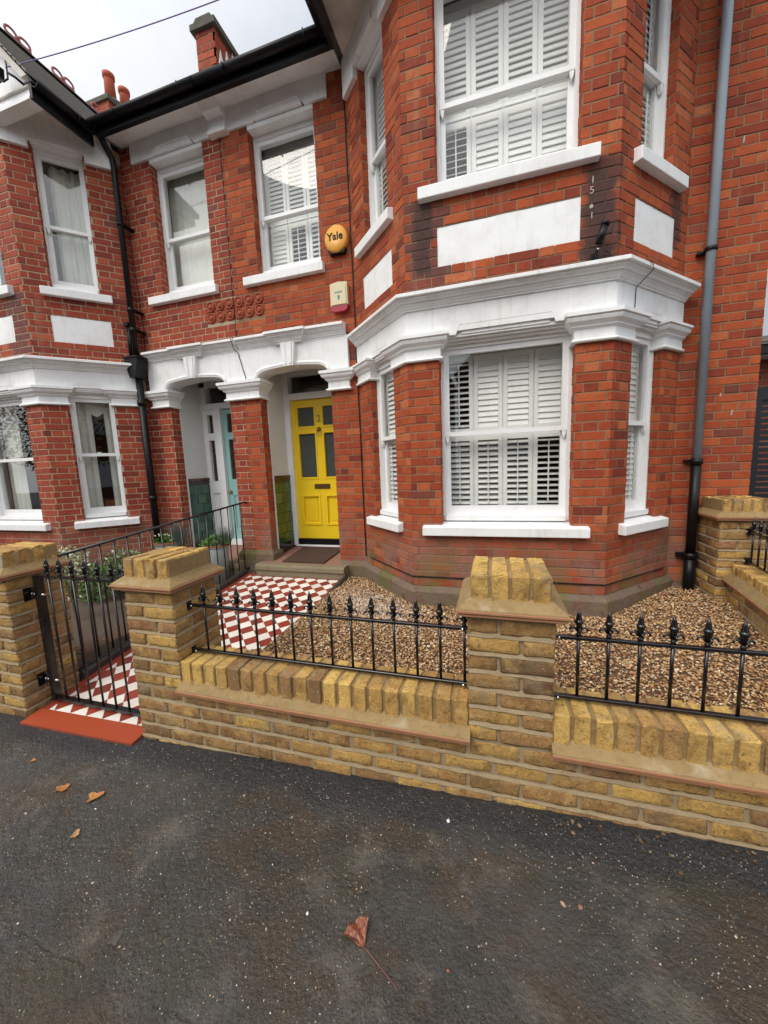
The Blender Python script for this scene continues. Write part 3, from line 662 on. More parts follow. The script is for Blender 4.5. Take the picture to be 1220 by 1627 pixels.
    for F, Ln, op in ((FF, W, (o0, o1)), (FR, cl, (c0, c1)), (FL, cl, (cl-c1, cl-c0))):
        a_, b_ = op; tw = .18 if Ln > 1.2 else .09
        uf.prism([(0, 5.22), (a_-.02, 5.22), (a_-.02, 5.31), (a_+tw-.02, 5.31), (a_+tw, 5.36), (b_-tw, 5.36), (b_-tw+.02, 5.31), (b_+.02, 5.31), (b_+.02, 5.22), (Ln, 5.22), (Ln, 5.56), (0, 5.56)], -.06, .05, F)
        uf.prism([(a_+tw-.01, 5.315), (a_+tw+.01, 5.385), (b_-tw-.01, 5.385), (b_-tw+.01, 5.315)], -.06, .062, F)
        fbox(uf, F, a_, b_, -.14, .006, 5.285, 5.335)
    uf.sweep([FL.xy(0), FL.xy(cl), FF.xy(W), FR.xy(cl)], [(-.02, 5.325), (.048, 5.325), (.048, 5.555), (-.02, 5.555)])
    uf.build('eaves_frieze', M['white'], house)
    # windows
    sp = win_spec
    window(FF, o0-.02, o1+.02, .99, 2.555, 1.775, -.10, house, sp['sh_g'][1], sp['cu_g'][1], sp['gl'], (o0-.17, o1+.13, .868, .948, .065))
    window(FR, c0-.03, c1+.03, .99, 2.555, 1.80, -.065, house, sp['sh_g'][2], sp['cu_g'][2], sp['gl'], (c0-.09, c1+.13, .868, .948, .065), shd=.098)
    window(FL, cl-c1-.03, cl-c0+.03, .99, 2.555, 1.80, -.065, house, sp['sh_g'][0], sp['cu_g'][0], sp['gl'], (cl-c1-.13, cl-c0+.09, .868, .948, .065), shd=.098)
    window(FF, o0-.02, o1+.02, 3.775, 5.30, 4.42, -.10, house, sp['sh_u'][1], sp['cu_u'][1], sp['gl'], (o0-.14, o1+.12, 3.655, 3.745, .065))
    window(FR, c0-.03, c1+.03, 3.775, 5.30, 4.48, -.065, house, sp['sh_u'][2], sp['cu_u'][2], sp['gl'], (c0-.09, c1+.13, 3.655, 3.745, .065), shd=.098)
    window(FL, cl-c1-.03, cl-c0+.03, 3.775, 5.30, 4.48, -.065, house, sp['sh_u'][0], sp['cu_u'][0], sp['gl'], (cl-c1-.13, cl-c0+.09, 3.655, 3.745, .065), shd=.098)
    # floor and ceiling slabs in the bay (interior)
    sl_ = MB()
    poly = [(ax0-cd+.12, WY+.0), (ax0-.0+.05, fy+.14), (ax1-.05, fy+.14), (ax1+cd-.12, WY)]
    for z0, z1 in ((.5, .6), (2.85, 3.05), (5.42, 5.5)):
        k = len(sl_.v); sl_.v += [(x, y, z0) for x, y in poly]+[(x, y, z1) for x, y in poly]
        for i in range(4): j = (i+1) % 4; sl_.face((k+i, k+j, k+4+j, k+4+i))
        sl_.face((k+3, k+2, k+1, k)); sl_.face((k+4, k+5, k+6, k+7))
    sl_.build('bay_floor', M['room'], house)
    return FF, FR, FL, cl

C80, OPN, HALF = R_(72), R_(14), R_(36)
house = empty('brick_house', (.3, 5.0, .2), 'red brick house with yellow front door and white shuttered two-storey bay', 'house', 'terraced houses')
neigh = empty('brick_house', (-5.2, 5.0, .2), 'weathered red brick house left of the black downpipe, with curtains in its bay', 'house', 'terraced houses')
specR = dict(cant=.70, front=(.275, 1.345), gl='glass',
    sh_g=[dict(n=2, tiers=2, ang=[[HALF]*2, [R_(58)]*2]),
          dict(n=4, tiers=2, ang=[[HALF, HALF, R_(30), OPN], [R_(24), C80, C80, C80]]),
          dict(n=2, tiers=2, ang=[[R_(50)]*2, [C80]*2])],
    sh_u=[dict(n=2, tiers=2, ang=[[HALF]*2, [C80]*2]),
          dict(n=4, tiers=2, ang=[[HALF, C80, C80, C80], [R_(62)]*4]),
          dict(n=2, tiers=2, ang=[[HALF]*2, [R_(55)]*2])],
    cu_g=[None]*3, cu_u=[None]*3)
FF, FR, FL, CLN = build_bay(house, -.715, .89, 3.33, 'red', 'mortar', False, specR)
specL = dict(cant=.72, front=(.27, 1.33), gl='glassr', sh_g=[None]*3, sh_u=[None]*3,
    cu_g=[None, [(.27, .62, 1.0, 2.52, .016), (1.00, 1.33, 1.0, 2.52, .016)], [(.24, .43, 1.0, 2.5, .016), (.56, .75, 1.0, 2.5, .016)]],
    cu_u=[None, [(.27, .75, 3.8, 5.25, .02)], [(.33, .76, 3.8, 5.25, .022)]])
NF, NR, NL, NCL = build_bay(neigh, -6.79, -5.19, 3.22, 'redn', 'mortarn', False, specL)
# the small raised blind in the neighbour's cant window
bl = MB(); bl.prism([(.35, 2.52), (.35, 2.38), (.49, 2.30), (.63, 2.40), (.63, 2.52)], -.27, -.26, NR); bl.build('blind', M['curtain_or_reflection'], neigh)

# ---- main wall
MW = Frame(0, WY, 1, 0)
w1 = (-4.02, -3.235, 3.70, 5.32); w2 = (-2.62, -1.81, 3.70, 5.32)
ros = (-3.385, -2.565, 3.335, 3.59)
ENT = (-4.36, -1.53, 2.60, 3.00)
LO, RO = (-4.10, -3.165), (-2.725, -1.775)
for (hs, xa, xb, rd, mo) in ((neigh, -4.50, -2.96, 'redn', 'mortarn'), (house, -2.96, -1.40, 'red', 'mortar')):
    mb, mm = MB(), MB()
    hol = [w1, w2, ros, (ENT[0], ENT[1], 2.50, 3.03), (-4.28, -1.64, 5.33, 5.56)]
    bricks(mb, mm, MW, xa, xb, 2.55, 5.56, hol, thick=.22, dark=lambda s, z: (.7 if (z < 3.12 and random.random() < .25) or random.random() < .012 else 0))
    fbox(mm, MW, max(xa, ENT[0]), min(xb, ENT[1]), -.2, -.01, 2.80, 3.04)
    fbox(mm, MW, max(xa, -4.28), min(xb, -1.64), -.2, 0, 5.33, 5.56)
    for w in (w1, w2):
        if xa < w[0] < xb: jambs(mb, mm, MW, w, .10)
    mb.build('wall_brickwork', M[rd], hs); mm.build('wall_mortar', M[mo], hs)
    for (s0_, s1_) in ((-4.50, LO[0]), (LO[1], -2.96), (-2.96, RO[0]), (RO[1], -1.40)):
        if not (xa-.01 <= s0_ and s1_ <= xb+.01): continue
        mb, mm = MB(), MB(); bricks(mb, mm, MW, s0_, s1_, .36, 2.55, [], thick=.22)
        for op in (LO, RO):
            for (x, sg) in ((op[0], 1), (op[1], -1)):
                if abs(x-s0_) < .001 or abs(x-s1_) < .001: bricks(mb, None, Frame(x, WY, 0, 1) if sg == 1 else Frame(x, WY+.14, 0, -1), 0, .14, .42, 2.6, backing=False)
        mb.build('pier_brickwork', M[rd], hs); mm.build('pier_mortar', M[mo], hs)
mb, mm = MB(), MB()
bricks(mb, mm, MW, 1.56, 2.19, .1, 8.2, [], thick=.22, dark=lambda s, z: (.5 if random.random() < .05 else 0), ends=(0, .003))
G = Frame(2.19, WY, 0, 1)
mb.build('side_brickwork', M['red'], house); mm.build('side_mortar', M['mortar'], house)
# plinth along the main wall
pl = MB(); pl.sweep([(-1.78, WY), (-1.38, WY)], [(-.1, .0), (.04, .0), (.04, .34), (.0, .40), (-.1, .40)]); pl.build('plinth', M['plinth'], house)
pl = MB(); pl.sweep([(-3.165, WY+.2), (-3.165, WY), (-2.725, WY), (-2.725, WY+.2)], [(-.1, .0), (.04, .0), (.04, .44), (.0, .50), (-.1, .50)]); pl.build('plinth', M['plinth'], house)
pl = MB(); pl.sweep([(1.58, WY), (2.19, WY)], [(-.1, .0), (.02, .0), (.02, .30), (-.1, .30)])
pl.build('plinth', M['plinth'], house)
pl = MB(); pl.sweep([(-4.55, WY), (-4.10, WY), (-4.10, WY+.2)], [(-.1, .0), (.04, .0), (.04, .40), (.0, .46), (-.1, .46)]); pl.build('plinth', M['plinth'], neigh)

# windows of the flat wall
window(MW, w1[0]-.03, w1[1]+.03, 3.80, 5.29, 4.47, -.10, neigh, None, [(w1[0]-.03, w1[1]+.03, 3.80, 5.42, .004)], 'glassr', (w1[0]-.19, w1[1]+.06, 3.665, 3.755, .065))  # flat pale sheet added behind the panes, imitating their sky reflection
window(MW, w2[0]-.03, w2[1]+.03, 3.80, 5.29, 4.44, -.10, house, dict(n=3, tiers=2, ang=[[C80, HALF, R_(50)], [R_(58)]*3]), None, 'glass', (w2[0]-.17, w2[1]+.04, 3.665, 3.755, .065))
# eaves frieze of the flat wall, with raised lintel panels
for hs, xa, xb, w in ((neigh, -4.28, -2.962, w1), (house, -2.958, -1.64, w2)):
    uf = MB(); a_, b_ = w[0], w[1]; tw = .13
    uf.prism([(xa, 5.33), (a_+tw-.04, 5.33), (a_+tw, 5.385), (b_-tw, 5.385), (b_-tw+.04, 5.33), (xb, 5.33), (xb, 5.57), (xa, 5.57)], -.03, .025, MW)
    uf.prism([(a_+tw-.015, 5.335), (a_+tw+.015, 5.425), (b_-tw-.015, 5.425), (b_-tw+.015, 5.335)], -.03, .04, MW)
    fbox(uf, MW, a_+.001, b_-.001, -.14, .006, 5.285, 5.3295)
    fbox(uf, MW, a_+tw+.03, b_-tw-.03, .0, .052, 5.395, 5.412)
    uf.build('eaves_frieze', M['white'], hs)
# soffit and cove, gutter, per house
def gutter(mb, pts, r=.062):
    """half-round gutter with fascia board behind; pts in order, straight runs"""
    for i in range(len(pts)-1):
        p, q = Vector(pts[i]), Vector(pts[i+1]); d = (q-p).normalized(); n = Vector((d.y, -d.x, 0))
        k = len(mb.v); K = 9
        for e in (p, q):
            for j in range(K):
                an = math.pi*j/(K-1); mb.v.append(tuple(e+n*(-math.cos(an)*r)+Vector((0, 0, -math.sin(an)*r))))
            for j in range(K):
                an = math.pi*(K-1-j)/(K-1); mb.v.append(tuple(e+n*(-math.cos(an)*(r-.005))+Vector((0, 0, -math.sin(an)*(r-.005)))))
        for j in range(2*K): j2 = (j+1) % (2*K); mb.face((k+j, k+j2, k+2*K+j2, k+2*K+j), None, True)
        mb.face(tuple(k+j for j in range(2*K))); mb.face(tuple(k+2*K+j for j in range(2*K))[::-1])
        L_ = (q-p).length
        for t in np.arange(.4, L_, .9):
            c_ = p+d*float(t); mb.tube([tuple(c_-n*r*1.08+Vector((0, 0, .004))), tuple(c_-n*r*.8+Vector((0, 0, -.045))), tuple(c_+Vector((0, 0, -r*1.08))), tuple(c_+n*r*.8+Vector((0, 0, -.045))), tuple(c_+n*r*1.08+Vector((0, 0, .004)))], .008, 6)
for hs, xa, xb in ((neigh, -4.42, -2.962), (house, -2.958, -1.47)):
    s_ = MB()
    k = [(-4.0, 0)]
    s_.sweep([(xa, WY), (xb, WY)], [(-.1, 5.555), (.03, 5.555), (.05, 5.545), (.22, 5.528), (.232, 5.505), (.27, 5.502), (.275, 5.56), (-.1, 5.56)])
    s_.build('soffit', M['white'], hs)
    f_ = MB(); f_.box(xa, xb, WY-.325, WY-.277, 5.455, 5.56); gutter(f_, [(xa-.02, WY-.378, 5.555), (xb+.02, WY-.378, 5.555)], .05); f_.build('gutter', M['black'], hs)
# gabled bay roofs
def bay_roof(hs, cx, hw, yf, dz, crest):
    """roof over a bay: ridge along y, gable to the street"""
    ez = 5.555+dz; pitch = math.tan(R_(48.7)); rz = ez+(hw+.03)*pitch
    r_ = MB()
    for sg in (1, -1):
        e = cx+sg*(hw+.075); n = 22
        for i in range(n):        # slate courses as real steps
            t0, t1 = i/n, (i+1)/n+.012
            x0, x1 = e+(cx-e)*t0, e+(cx-e)*min(1, t1); z0, z1 = ez+.012+(rz-ez-.012)*t0, ez+.012+(rz-ez-.012)*min(1, t1)
            up = .016
            r_.v += [(x0, yf-.08, z0+up+.012), (x1, yf-.08, z1+.012), (x1, 7.2, z1+.012), (x0, 7.2, z0+up+.012), (x0, yf-.08, z0+.0), (x1, yf-.08, z1+.0), (x1, 7.2, z1), (x0, 7.2, z0)]
            k = len(r_.v)-8
            for q in ((0, 3, 2, 1), (4, 5, 6, 7), (0, 1, 5, 4), (1, 2, 6, 5), (2, 3, 7, 6), (3, 0, 4, 7)): r_.face(tuple(k+x for x in q))
    roof = r_.build('roof', M['slate'], hs)
    c_ = MB(); c_.prism([(cx-.10, rz-.03), (cx, rz+.07), (cx+.10, rz-.03), (cx, rz+.02)], -7.2, -(yf-.08), Frame(0, 0, 1, 0)); c_.build('ridge', M['slate'], roof)
    if crest:
        for y in np.arange(3.32, 5.6, .505):
            t = MB()
            for dy in (-.07, .07):
                pts = [(cx, y+dy+.060*math.cos(q), rz+.115+.045*math.sin(q)) for q in np.linspace(0, 2*math.pi, 15)]
                t.tube(pts, .014, 6, cap=False)
            t.box(cx-.02, cx+.02, y-.13, y+.13, rz+.03, rz+.078)
            t.build('crest_tile', M['crest'], roof)
    g_ = MB()          # white rendered gable
    F0 = Frame(0, 0, 1, 0)
    g_.prism([(cx-hw+.02, 5.56+dz), (cx+hw-.02, 5.56+dz), (cx+hw-.02, 5.62+dz), (cx, rz-.08), (cx-hw+.02, 5.62+dz)], -(yf+.12), -(yf+.04), F0)
    gab = g_.build('gable', M['white'], hs)
    k = MB(); fbox(k, F0, cx-hw-.0, cx+hw+.0, -(yf+.10), -(yf-.012), 5.425+dz, 5.455+dz); fbox(k, F0, cx-hw, cx+hw, -(yf+.10), -(yf+.008), 5.455+dz, 5.50+dz); fbox(k, F0, cx-hw, cx+hw, -(yf+.10), -(yf-.028), 5.40+dz, 5.425+dz); fbox(k, F0, cx-hw+.002, cx+hw-.002, -(yf+.10), -(yf+.02), 5.50+dz, 5.56+dz)
    k.build('gable_moulding', M['white'], gab)
    k = MB()
    for sg in (1, -1):   # barge boards
        e = cx+sg*(hw+.02)
        pr = [(e+sg*.02, 5.575+dz), (cx, rz+.0), (cx, rz-.11), (e-sg*.06, 5.575+dz)]
        k.prism(pr, -(yf-.02), -(yf-.055), F0)
    k.build('barge_board', M['soffit'], gab)
    s_ = MB(); s_.box(cx-hw+.0, cx+hw-.0, yf+.0, 4.1, 5.548+dz, 5.562+dz); s_.build('bay_soffit', M['soffit'], hs)
    for sg in (1, -1):
        e = cx+sg*hw
        f_ = MB(); f_.box(min(e, e+sg*.035), max(e, e+sg*.035), yf-.02, 3.72, 5.40+dz, 5.555+dz)
        pts = [(e+sg*.082, yf-.02, 5.535+dz), (e+sg*.082, WY-.36, 5.535+dz)]
        if sg == -1: pts = pts[::-1]
        gutter(f_, pts, .052); f_.build('gutter', M['black'], hs)
    return roof
nroof = bay_roof(neigh, -5.60, 1.105, 3.13, -.050, True)
hroof = bay_roof(house, .09, 1.50, 3.10, 0, False)
# main roofs, party parapet, chimney
for hs, xa, xb in ((neigh, -8.5, -2.962), (house, -2.958, 2.35)):
    r_ = MB(); n = 26; run = 4.2; ps = math.tan(R_(38))
    for i in range(n):
        y0, y1 = WY-.38+run*i/n, WY-.38+run*(i+1)/n+.01; z0 = 5.58+(y0-WY+.38)*ps; z1 = 5.58+(y1-WY+.38)*ps
        r_.v += [(xa, y0, z0+.02), (xb, y0, z0+.02), (xb, y1, z1), (xa, y1, z1), (xa, y0, z0-.03), (xb, y0, z0-.03), (xb, y1, z1-.03), (xa, y1, z1-.03)]
        k = len(r_.v)-8
        for q in ((0, 3, 2, 1), (4, 5, 6, 7), (0, 1, 5, 4), (1, 2, 6, 5), (2, 3, 7, 6), (3, 0, 4, 7)): r_.face(tuple(k+x for x in q))
    o = r_.build('roof', M['slate'], hs)
    if hs is neigh:
        # chimney far back on the roof
        ch = MB(); chm = MB(); cx0, cx1, cy0, cy1 = -7.48, -6.98, 6.22, 7.10
        bricks(ch, chm, Frame(cx0, cy0, 1, 0), 0, cx1-cx0, 6.4, 8.60, thick=.4); bricks(ch, None, Frame(cx1, cy0, 0, 1), 0, cy1-cy0, 6.4, 8.60, backing=False)
        chm.box(cx0+.001, cx1-.001, cy0+.41, cy1, 6.4, 8.6)
        chim = ch.build('chimney', M['redn'], o)
        chm.build('chimney_mortar', M['mortar'], o)
        k = MB(); k.box(cx0-.04, cx1+.04, cy0-.04, cy1+.04, 8.60, 8.68); k.lathe([(.30, 0), (.29, .06), (.20, .15), (.05, .17)], (cx0+cx1)/2, cy0+.30, 8.68, 12); k.lathe([(.28, 0), (.26, .06), (.18, .13), (.05, .15)], (cx0+cx1)/2, cy0+.62, 8.68, 12)
        k.build('chimney_cap', M['coping'], o)
        for y_ in (6.50, 6.82):
            k = MB(); k.lathe([(.100, 0), (.088, .40), (.086, .44), (.104, .45), (.106, .52), (.090, .525), (.080, .40)], -7.22, y_, 8.81, 16); k.build('chimney_pot', M['clay'], o)
pp = MB(); ppm = MB()
Fp = Frame(-3.11, WY-.10, 1, 0)
bricks(pp, ppm, Fp, 0, .24, 5.60, 6.28, thick=.02); bricks(pp, ppm, Frame(-2.87, WY-.10, 0, 1), 0, .85, 5.60, 6.28, thick=.02)
ppm.box(-3.109, -2.872, WY-.099, WY+.80, 5.55, 6.28)
par = pp.build('parapet', M['redn'], neigh); ppm.build('parapet_mortar', M['mortar'], par)
k = MB(); k.box(-3.15, -2.83, WY-.14, WY+1.2, 6.28, 6.34); k.prism([(-3.13, 6.34), (-2.85, 6.34), (-2.90, 6.40), (-3.08, 6.40)], -(WY+1.2), -(WY-.12), Frame(0, 0, 1, 0)); k.build('parapet_coping', M['coping'], par)
k = MB()                        # jagged cement flashing
for i in range(6):
    y = WY-.09+i*.11; z = 5.66+(y-WY+.38)*.78
    z += .13; k.v += [(-2.862, y, z-.14), (-2.862, y+.11, z-.06), (-2.862, y+.05, z+.09)]; n = len(k.v)-3
    k.v += [(-2.852, y, z-.14), (-2.852, y+.11, z-.06), (-2.852, y+.05, z+.09)]
    k.face((n, n+1, n+2)); k.face((n+3, n+4, n+5)[::-1])
    for q in range(3): q2 = (q+1) % 3; k.face((n+q, n+q2, n+3+q2, n+3+q))
k.build('flashing', M['white'], par)
# console bracket under the eaves between the houses
k = MB()
def stepbox(x0, x1, y0, z0, z1): k.box(x0, x1, y0, WY+.0, z0, z1)
stepbox(-3.09, -2.85, 3.965, 5.30, 5.335); stepbox(-3.075, -2.865, 3.985, 5.335, 5.42)
k.sweep([(-3.08, WY), (-2.86, WY)], [(-.05, 5.42), (.06, 5.42), (.075, 5.45), (.15, 5.47), (.20, 5.52), (.21, 5.60), (.26, 5.63), (.262, 5.72), (-.05, 5.72)])
k.build('console', M['white'], neigh)

# ---- porch entablature (shared white front, two depressed arches)
EY = WY-.02; EF = Frame(0, EY, 1, 0)
def arch_pts(x0, x1, zs=2.60, zt=2.715, n=9):
    r = .17; pts = [(x0, zs)]
    for i in range(1, n+1):
        an = math.pi/2*i/n; pts.append((x0+r-r*math.cos(an), zs+(zt-.02-zs)*math.sin(an)))
    m_ = 10
    for i in range(1, m_): t = i/m_; pts.append((x0+r+(x1-x0-2*r)*t, zt-.02+.02*math.sin(math.pi*t)))
    for i in range(n+1):
        an = math.pi/2*(1-i/n); pts.append((x1-r+r*math.cos(an), zs+(zt-.02-zs)*math.sin(an)))
    return pts
for hs, xa, xb, op in ((neigh, ENT[0], -2.946, LO), (house, -2.944, ENT[1], RO)):
    e = MB(); ap = arch_pts(op[0], op[1])
    zt = 2.965
    # front + back faces as strips above the arch
    xsn = [xa]+[p[0] for p in ap]+[xb]; zb = [2.60]+[p[1] for p in ap]+[2.60]
    for i in range(len(xsn)-1):
        if abs(xsn[i+1]-xsn[i]) < 1e-5: continue
        e.prism([(xsn[i], zb[i]), (xsn[i+1], zb[i+1]), (xsn[i+1], zt), (xsn[i], zt)], -.20, .03, EF)
    ent = e.build('porch_entablature', M['white'], hs)
    k = MB(); roll(k, [(x, z+.022) for x, z in ap], EF, .020, .028); roll(k, [(x, z+.004) for x, z in ap], EF, .012, .030)
    k.build('arch_moulding', M['white'], ent)
    # keystone
    kx = (op[0]+op[1])/2
    k = MB(); k.prism([(kx-.062, 2.70), (kx+.062, 2.70), (kx+.092, 2.962), (kx-.092, 2.962)], -.06, .085, EF)
    k.prism([(kx-.045, 2.72), (kx-.018, 2.72), (kx-.030, 2.95), (kx-.065, 2.95)], .0, .093, EF); k.prism([(kx+.045, 2.72), (kx+.018, 2.72), (kx+.030, 2.95), (kx+.065, 2.95)], .0, .093, EF)
    k.build('keystone', M['white'], ent)
    k = MB()
    cpath = [(xa-.0, EY), (kx-.15, EY)]
    pr = cornice_profile(2.955, 3.075, .78)
    k.sweep([(xa+.02, EY-.02), (kx-.15, EY-.02), (kx-.15, EY-.055), (kx+.15, EY-.055), (kx+.15, EY-.02), (xb-.02 if hs is house else xb, EY-.02)], pr)
    k.build('cornice', M['white'], ent)
cp = MB(); cp.sweep([(ENT[0]+.02, WY+.1), (ENT[0]+.02, EY-.0), (LO[0], EY), (LO[0], WY+.16)], cap_profile(2.385, 2.60)); cp.build('capital', M['white'], neigh)
cp = MB(); cp.sweep([(LO[1], WY+.16), (LO[1], EY), (RO[0], EY), (RO[0], WY+.16)], cap_profile(2.385, 2.60)); cp.build('capital', M['white'], house)
cp = MB(); cp.sweep([(RO[1], WY+.16), (RO[1], EY), (ENT[1]-.02, EY), (ENT[1]-.02, WY+.02)], cap_profile(2.385, 2.60)); cp.build('capital', M['white'], house)

# ---- porches
DY = 4.63
m = Mat('porch_render', .7, .25); m.color(m.mix(m.noise(3, 5, .6), (.60, .60, .57), (.72, .72, .70))); m.bump(m.noise(50, 4, .6), .15, .003); M['render'] = m.m
def porch(hs, op, greens):
    x0, x1 = op
    w = MB()
    w.box(x0-.05, x0+.004, WY+.141, DY+.02, 1.42, 3.0); w.box(x1-.004, x1+.05, WY+.141, DY+.02, .3, 3.0)
    w.box(x0-.05, x0+.016, WY+.132, WY+.150, .42, 2.62)           # corner bead
    w.box(x0-.03, x1+.03, WY+.05, DY+.02, 2.95, 3.0)
    w.build('porch_wall', M['render'], hs)
    # dado of glazed tiles
    dd = MB()
    dd.box(x0-.05, x0+.006, WY+.151, DY-.01, .42, 1.42, (.05, .045, .035))
    for r in range(6):
        z0 = .53+r*.136
        for c_ in range(-1, 4):
            y0 = WY+.153+c_*.152+(.076 if r % 2 else 0); y1 = min(DY-.012, y0+.148); y0 = max(WY+.153, y0)
            if y1-y0 < .02: continue
            q = random.random(); cl = [u*(1-q)+v*q for u, v in zip(*greens)]
            f_ = random.uniform(.6, 1.35); cl = [v*f_ for v in cl]; dd.box(x0+.001, x0+.016+random.uniform(0, .004), y0+.002, y1-.002, z0, z0+.126, cl)
    for y0 in np.arange(WY+.153, DY-.03, .152): dd.box(x0, x0+.02, y0, min(DY-.012, y0+.149), 1.352, 1.395, (.035, .025, .02))
    dd.box(x0, x0+.028, WY+.152, DY-.012, 1.397, 1.435, (.14, .04, .025)); dd.box(x0, x0+.02, WY+.152, DY-.012, .42, .525, (.03, .02, .015))
    dd.build('dado', M['green'], hs)
    # floor sloping to the step
    fl = MB(); pr = [(3.96, .352), (DY+.05, .425), (DY+.05, .1), (3.96, .1)]
    k = len(fl.v); fl.v += [(x0-.05, y, z) for y, z in pr]+[(x1+.05, y, z) for y, z in pr]
    for i in range(4): j = (i+1) % 4; fl.face((k+i, k+j, k+4+j, k+4+i))
    fl.face((k, k+1, k+2, k+3)); fl.face((k+7, k+6, k+5, k+4))
    fl.build('porch_floor', M['porchtile'], hs)
G1 = ((.035, .10, .035), (.15, .18, .06)); G2 = ((.015, .075, .062), (.06, .135, .085))
porch(house, RO, G1); porch(neigh, LO, G2)
DF = Frame(0, DY, 1, 0)
# stone steps
for hs, x0, x1, zt in ((house, -2.86, -1.66, .353), (neigh, -4.2, -3.1, .353)):
    s_ = MB(); n = 12
    prof = [(0, zt-.005), (.30, zt), (.33, zt-.006), (.342, zt-.025), (.342, zt-.07), (.32, zt-.078), (.315, zt-.30), (0, zt-.30)]
    s_.sweep([(x0, 4.20), (x1, 4.20)], prof)
    s_.build('doorstep', M['step'], hs)
# wedge of stone at right of the step
# yellow door
dr = MB(); dx0, dx1, dz0, dz1 = -2.645, -1.83, .535, 2.435
mid = (dx0+dx1)/2
def frame_door(mb, x0, x1, z0, z1, holes, d0=-.045, d1=0):
    xs_ = sorted({x0, x1, *[v for h_ in holes for v in h_[:2]]}); zs_ = sorted({z0, z1, *[v for h_ in holes for v in h_[2:]]})
    for i in range(len(xs_)-1):
        for j in range(len(zs_)-1):
            cx, cz = (xs_[i]+xs_[i+1])/2, (zs_[j]+zs_[j+1])/2
            if not any(h_[0] < cx < h_[1] and h_[2] < cz < h_[3] for h_ in holes): fbox(mb, DF, xs_[i], xs_[i+1], d0, d1, zs_[j], zs_[j+1])
hl = [(dx0+.085, mid-.055, 2.075, 2.345), (mid+.055, dx1-.085, 2.075, 2.345), (dx0+.085, mid-.055, 1.385, 1.995), (mid+.055, dx1-.085, 1.385, 1.995),
      (dx0+.10, mid-.05, .74, 1.14), (mid+.05, dx1-.10, .74, 1.14)]
frame_door(dr, dx0, dx1, dz0, dz1, hl)
for h_ in hl[4:]:       # sunk panels with raised field and bolection mould
    fbox(dr, DF, h_[0], h_[1], -.04, -.018, h_[2], h_[3])
    fbox(dr, DF, h_[0]+.045, h_[1]-.045, -.018, -.010, h_[2]+.045, h_[3]-.045)
    for (q0, q1, r0_, r1_) in ((h_[0]-.012, h_[1]+.012, h_[3]-.012, h_[3]+.012), (h_[0]-.012, h_[1]+.012, h_[2]-.012, h_[2]+.012), (h_[0]-.012, h_[0]+.012, h_[2]+.012, h_[3]-.012), (h_[1]-.012, h_[1]+.012, h_[2]+.012, h_[3]-.012)):
        fbox(dr, DF, q0, q1, -.02, .012, r0_, r1_)
for h_ in hl[:4]:
    for (q0, q1, r0_, r1_) in ((h_[0]-.008, h_[1]+.008, h_[3]-.010, h_[3]+.006), (h_[0]-.008, h_[1]+.008, h_[2]-.016, h_[2]+.010), (h_[0]-.008, h_[0]+.010, h_[2]+.010, h_[3]-.010), (h_[1]-.010, h_[1]+.008, h_[2]+.010, h_[3]-.010)):
        fbox(dr, DF, q0, q1, -.03, .008, r0_, r1_)
door = dr.build('door', M['yellow'], house)
for h_ in hl[:4]: k = MB(); fbox(k, DF, h_[0]+.005, h_[1]-.005, -.032, -.026, h_[2]+.005, h_[3]-.005); k.build('door_glass', M['obscure'], door)
k = MB(); fbox(k, DF, mid-.115, mid+.115, 0, .010, 1.235, 1.300); fbox(k, DF, mid-.095, mid+.095, .010, .014, 1.247, 1.288); k.build('letter_plate', M['brass'], door)
k = MB(); k.lathe([(.0, 0), (.028, .0), (.030, .012), (.012, .02), (.012, .028)], 0, 0, 0, 12, None, lambda x, y, z: DF(mid+x, z, 2.035+y)); k.tube([DF(mid-.022, .015, 2.03), DF(mid-.028, .025, 1.99), DF(mid, .03, 1.955), DF(mid+.028, .025, 1.99), DF(mid+.022, .015, 2.03)], .006, 8)
k.build('knocker', M['brass'], door)
def text_mesh(body, size, F, s, d, z, mat, name, parent, bold=.0, extr=.002, rotz=0):
    cu = bpy.data.curves.new(name, 'FONT'); cu.body = body; cu.size = size; cu.extrude = extr; cu.offset = bold; cu.align_x = 'CENTER'; cu.align_y = 'CENTER'
    t = bpy.data.objects.new(name, cu); COL.objects.link(t); bpy.context.view_layer.update()
    me = bpy.data.meshes.new_from_object(t.evaluated_get(bpy.context.evaluated_depsgraph_get()))
    COL.objects.unlink(t); bpy.data.objects.remove(t)
    o0 = wpos(parent)
    for v in me.vertices:
        x, y = v.co.x, v.co.y
        if rotz: x, y = x*math.cos(rotz)-y*math.sin(rotz), x*math.sin(rotz)+y*math.cos(rotz)
        v.co = Vector(F(s+x, d+v.co.z, z+y))-o0
    me.materials.clear(); me.materials.append(mat); o = bpy.data.objects.new(name, me); COL.objects.link(o); o.parent = parent; WP[o.name] = o0.copy()
    return o
text_mesh('2', .13, DF, mid, .006, 2.175, M['brass'], 'door_number', door, .001, .003)
fr = MB()       # door frame, transom, fanlight
fbox(fr, DF, -2.725, dx0-.003, -.08, .045, .44, 2.80); fbox(fr, DF, dx1+.003, -1.765, -.08, .045, .44, 2.80)
fbox(fr, DF, dx0-.003, dx1+.003, -.08, .06, 2.44, 2.52); fbox(fr, DF, dx0-.003, dx1+.003, -.08, .045, 2.76, 3.0)
dfm = fr.build('door_frame', M['gloss'], house)
k = MB(); fbox(k, DF, dx0, dx1, -.04, -.034, 2.52, 2.76); k.build('fanlight', M['glassr'], dfm)
k = MB(); fbox(k, DF, -2.70, -1.77, -.08, .03, .42, .53); k.build('threshold', M['black'], dfm)
k = MB(); fbox(k, DF, -2.68, -1.79, .03, .042, .425, .450)
k.build('threshold_strip', M['gloss'], dfm)
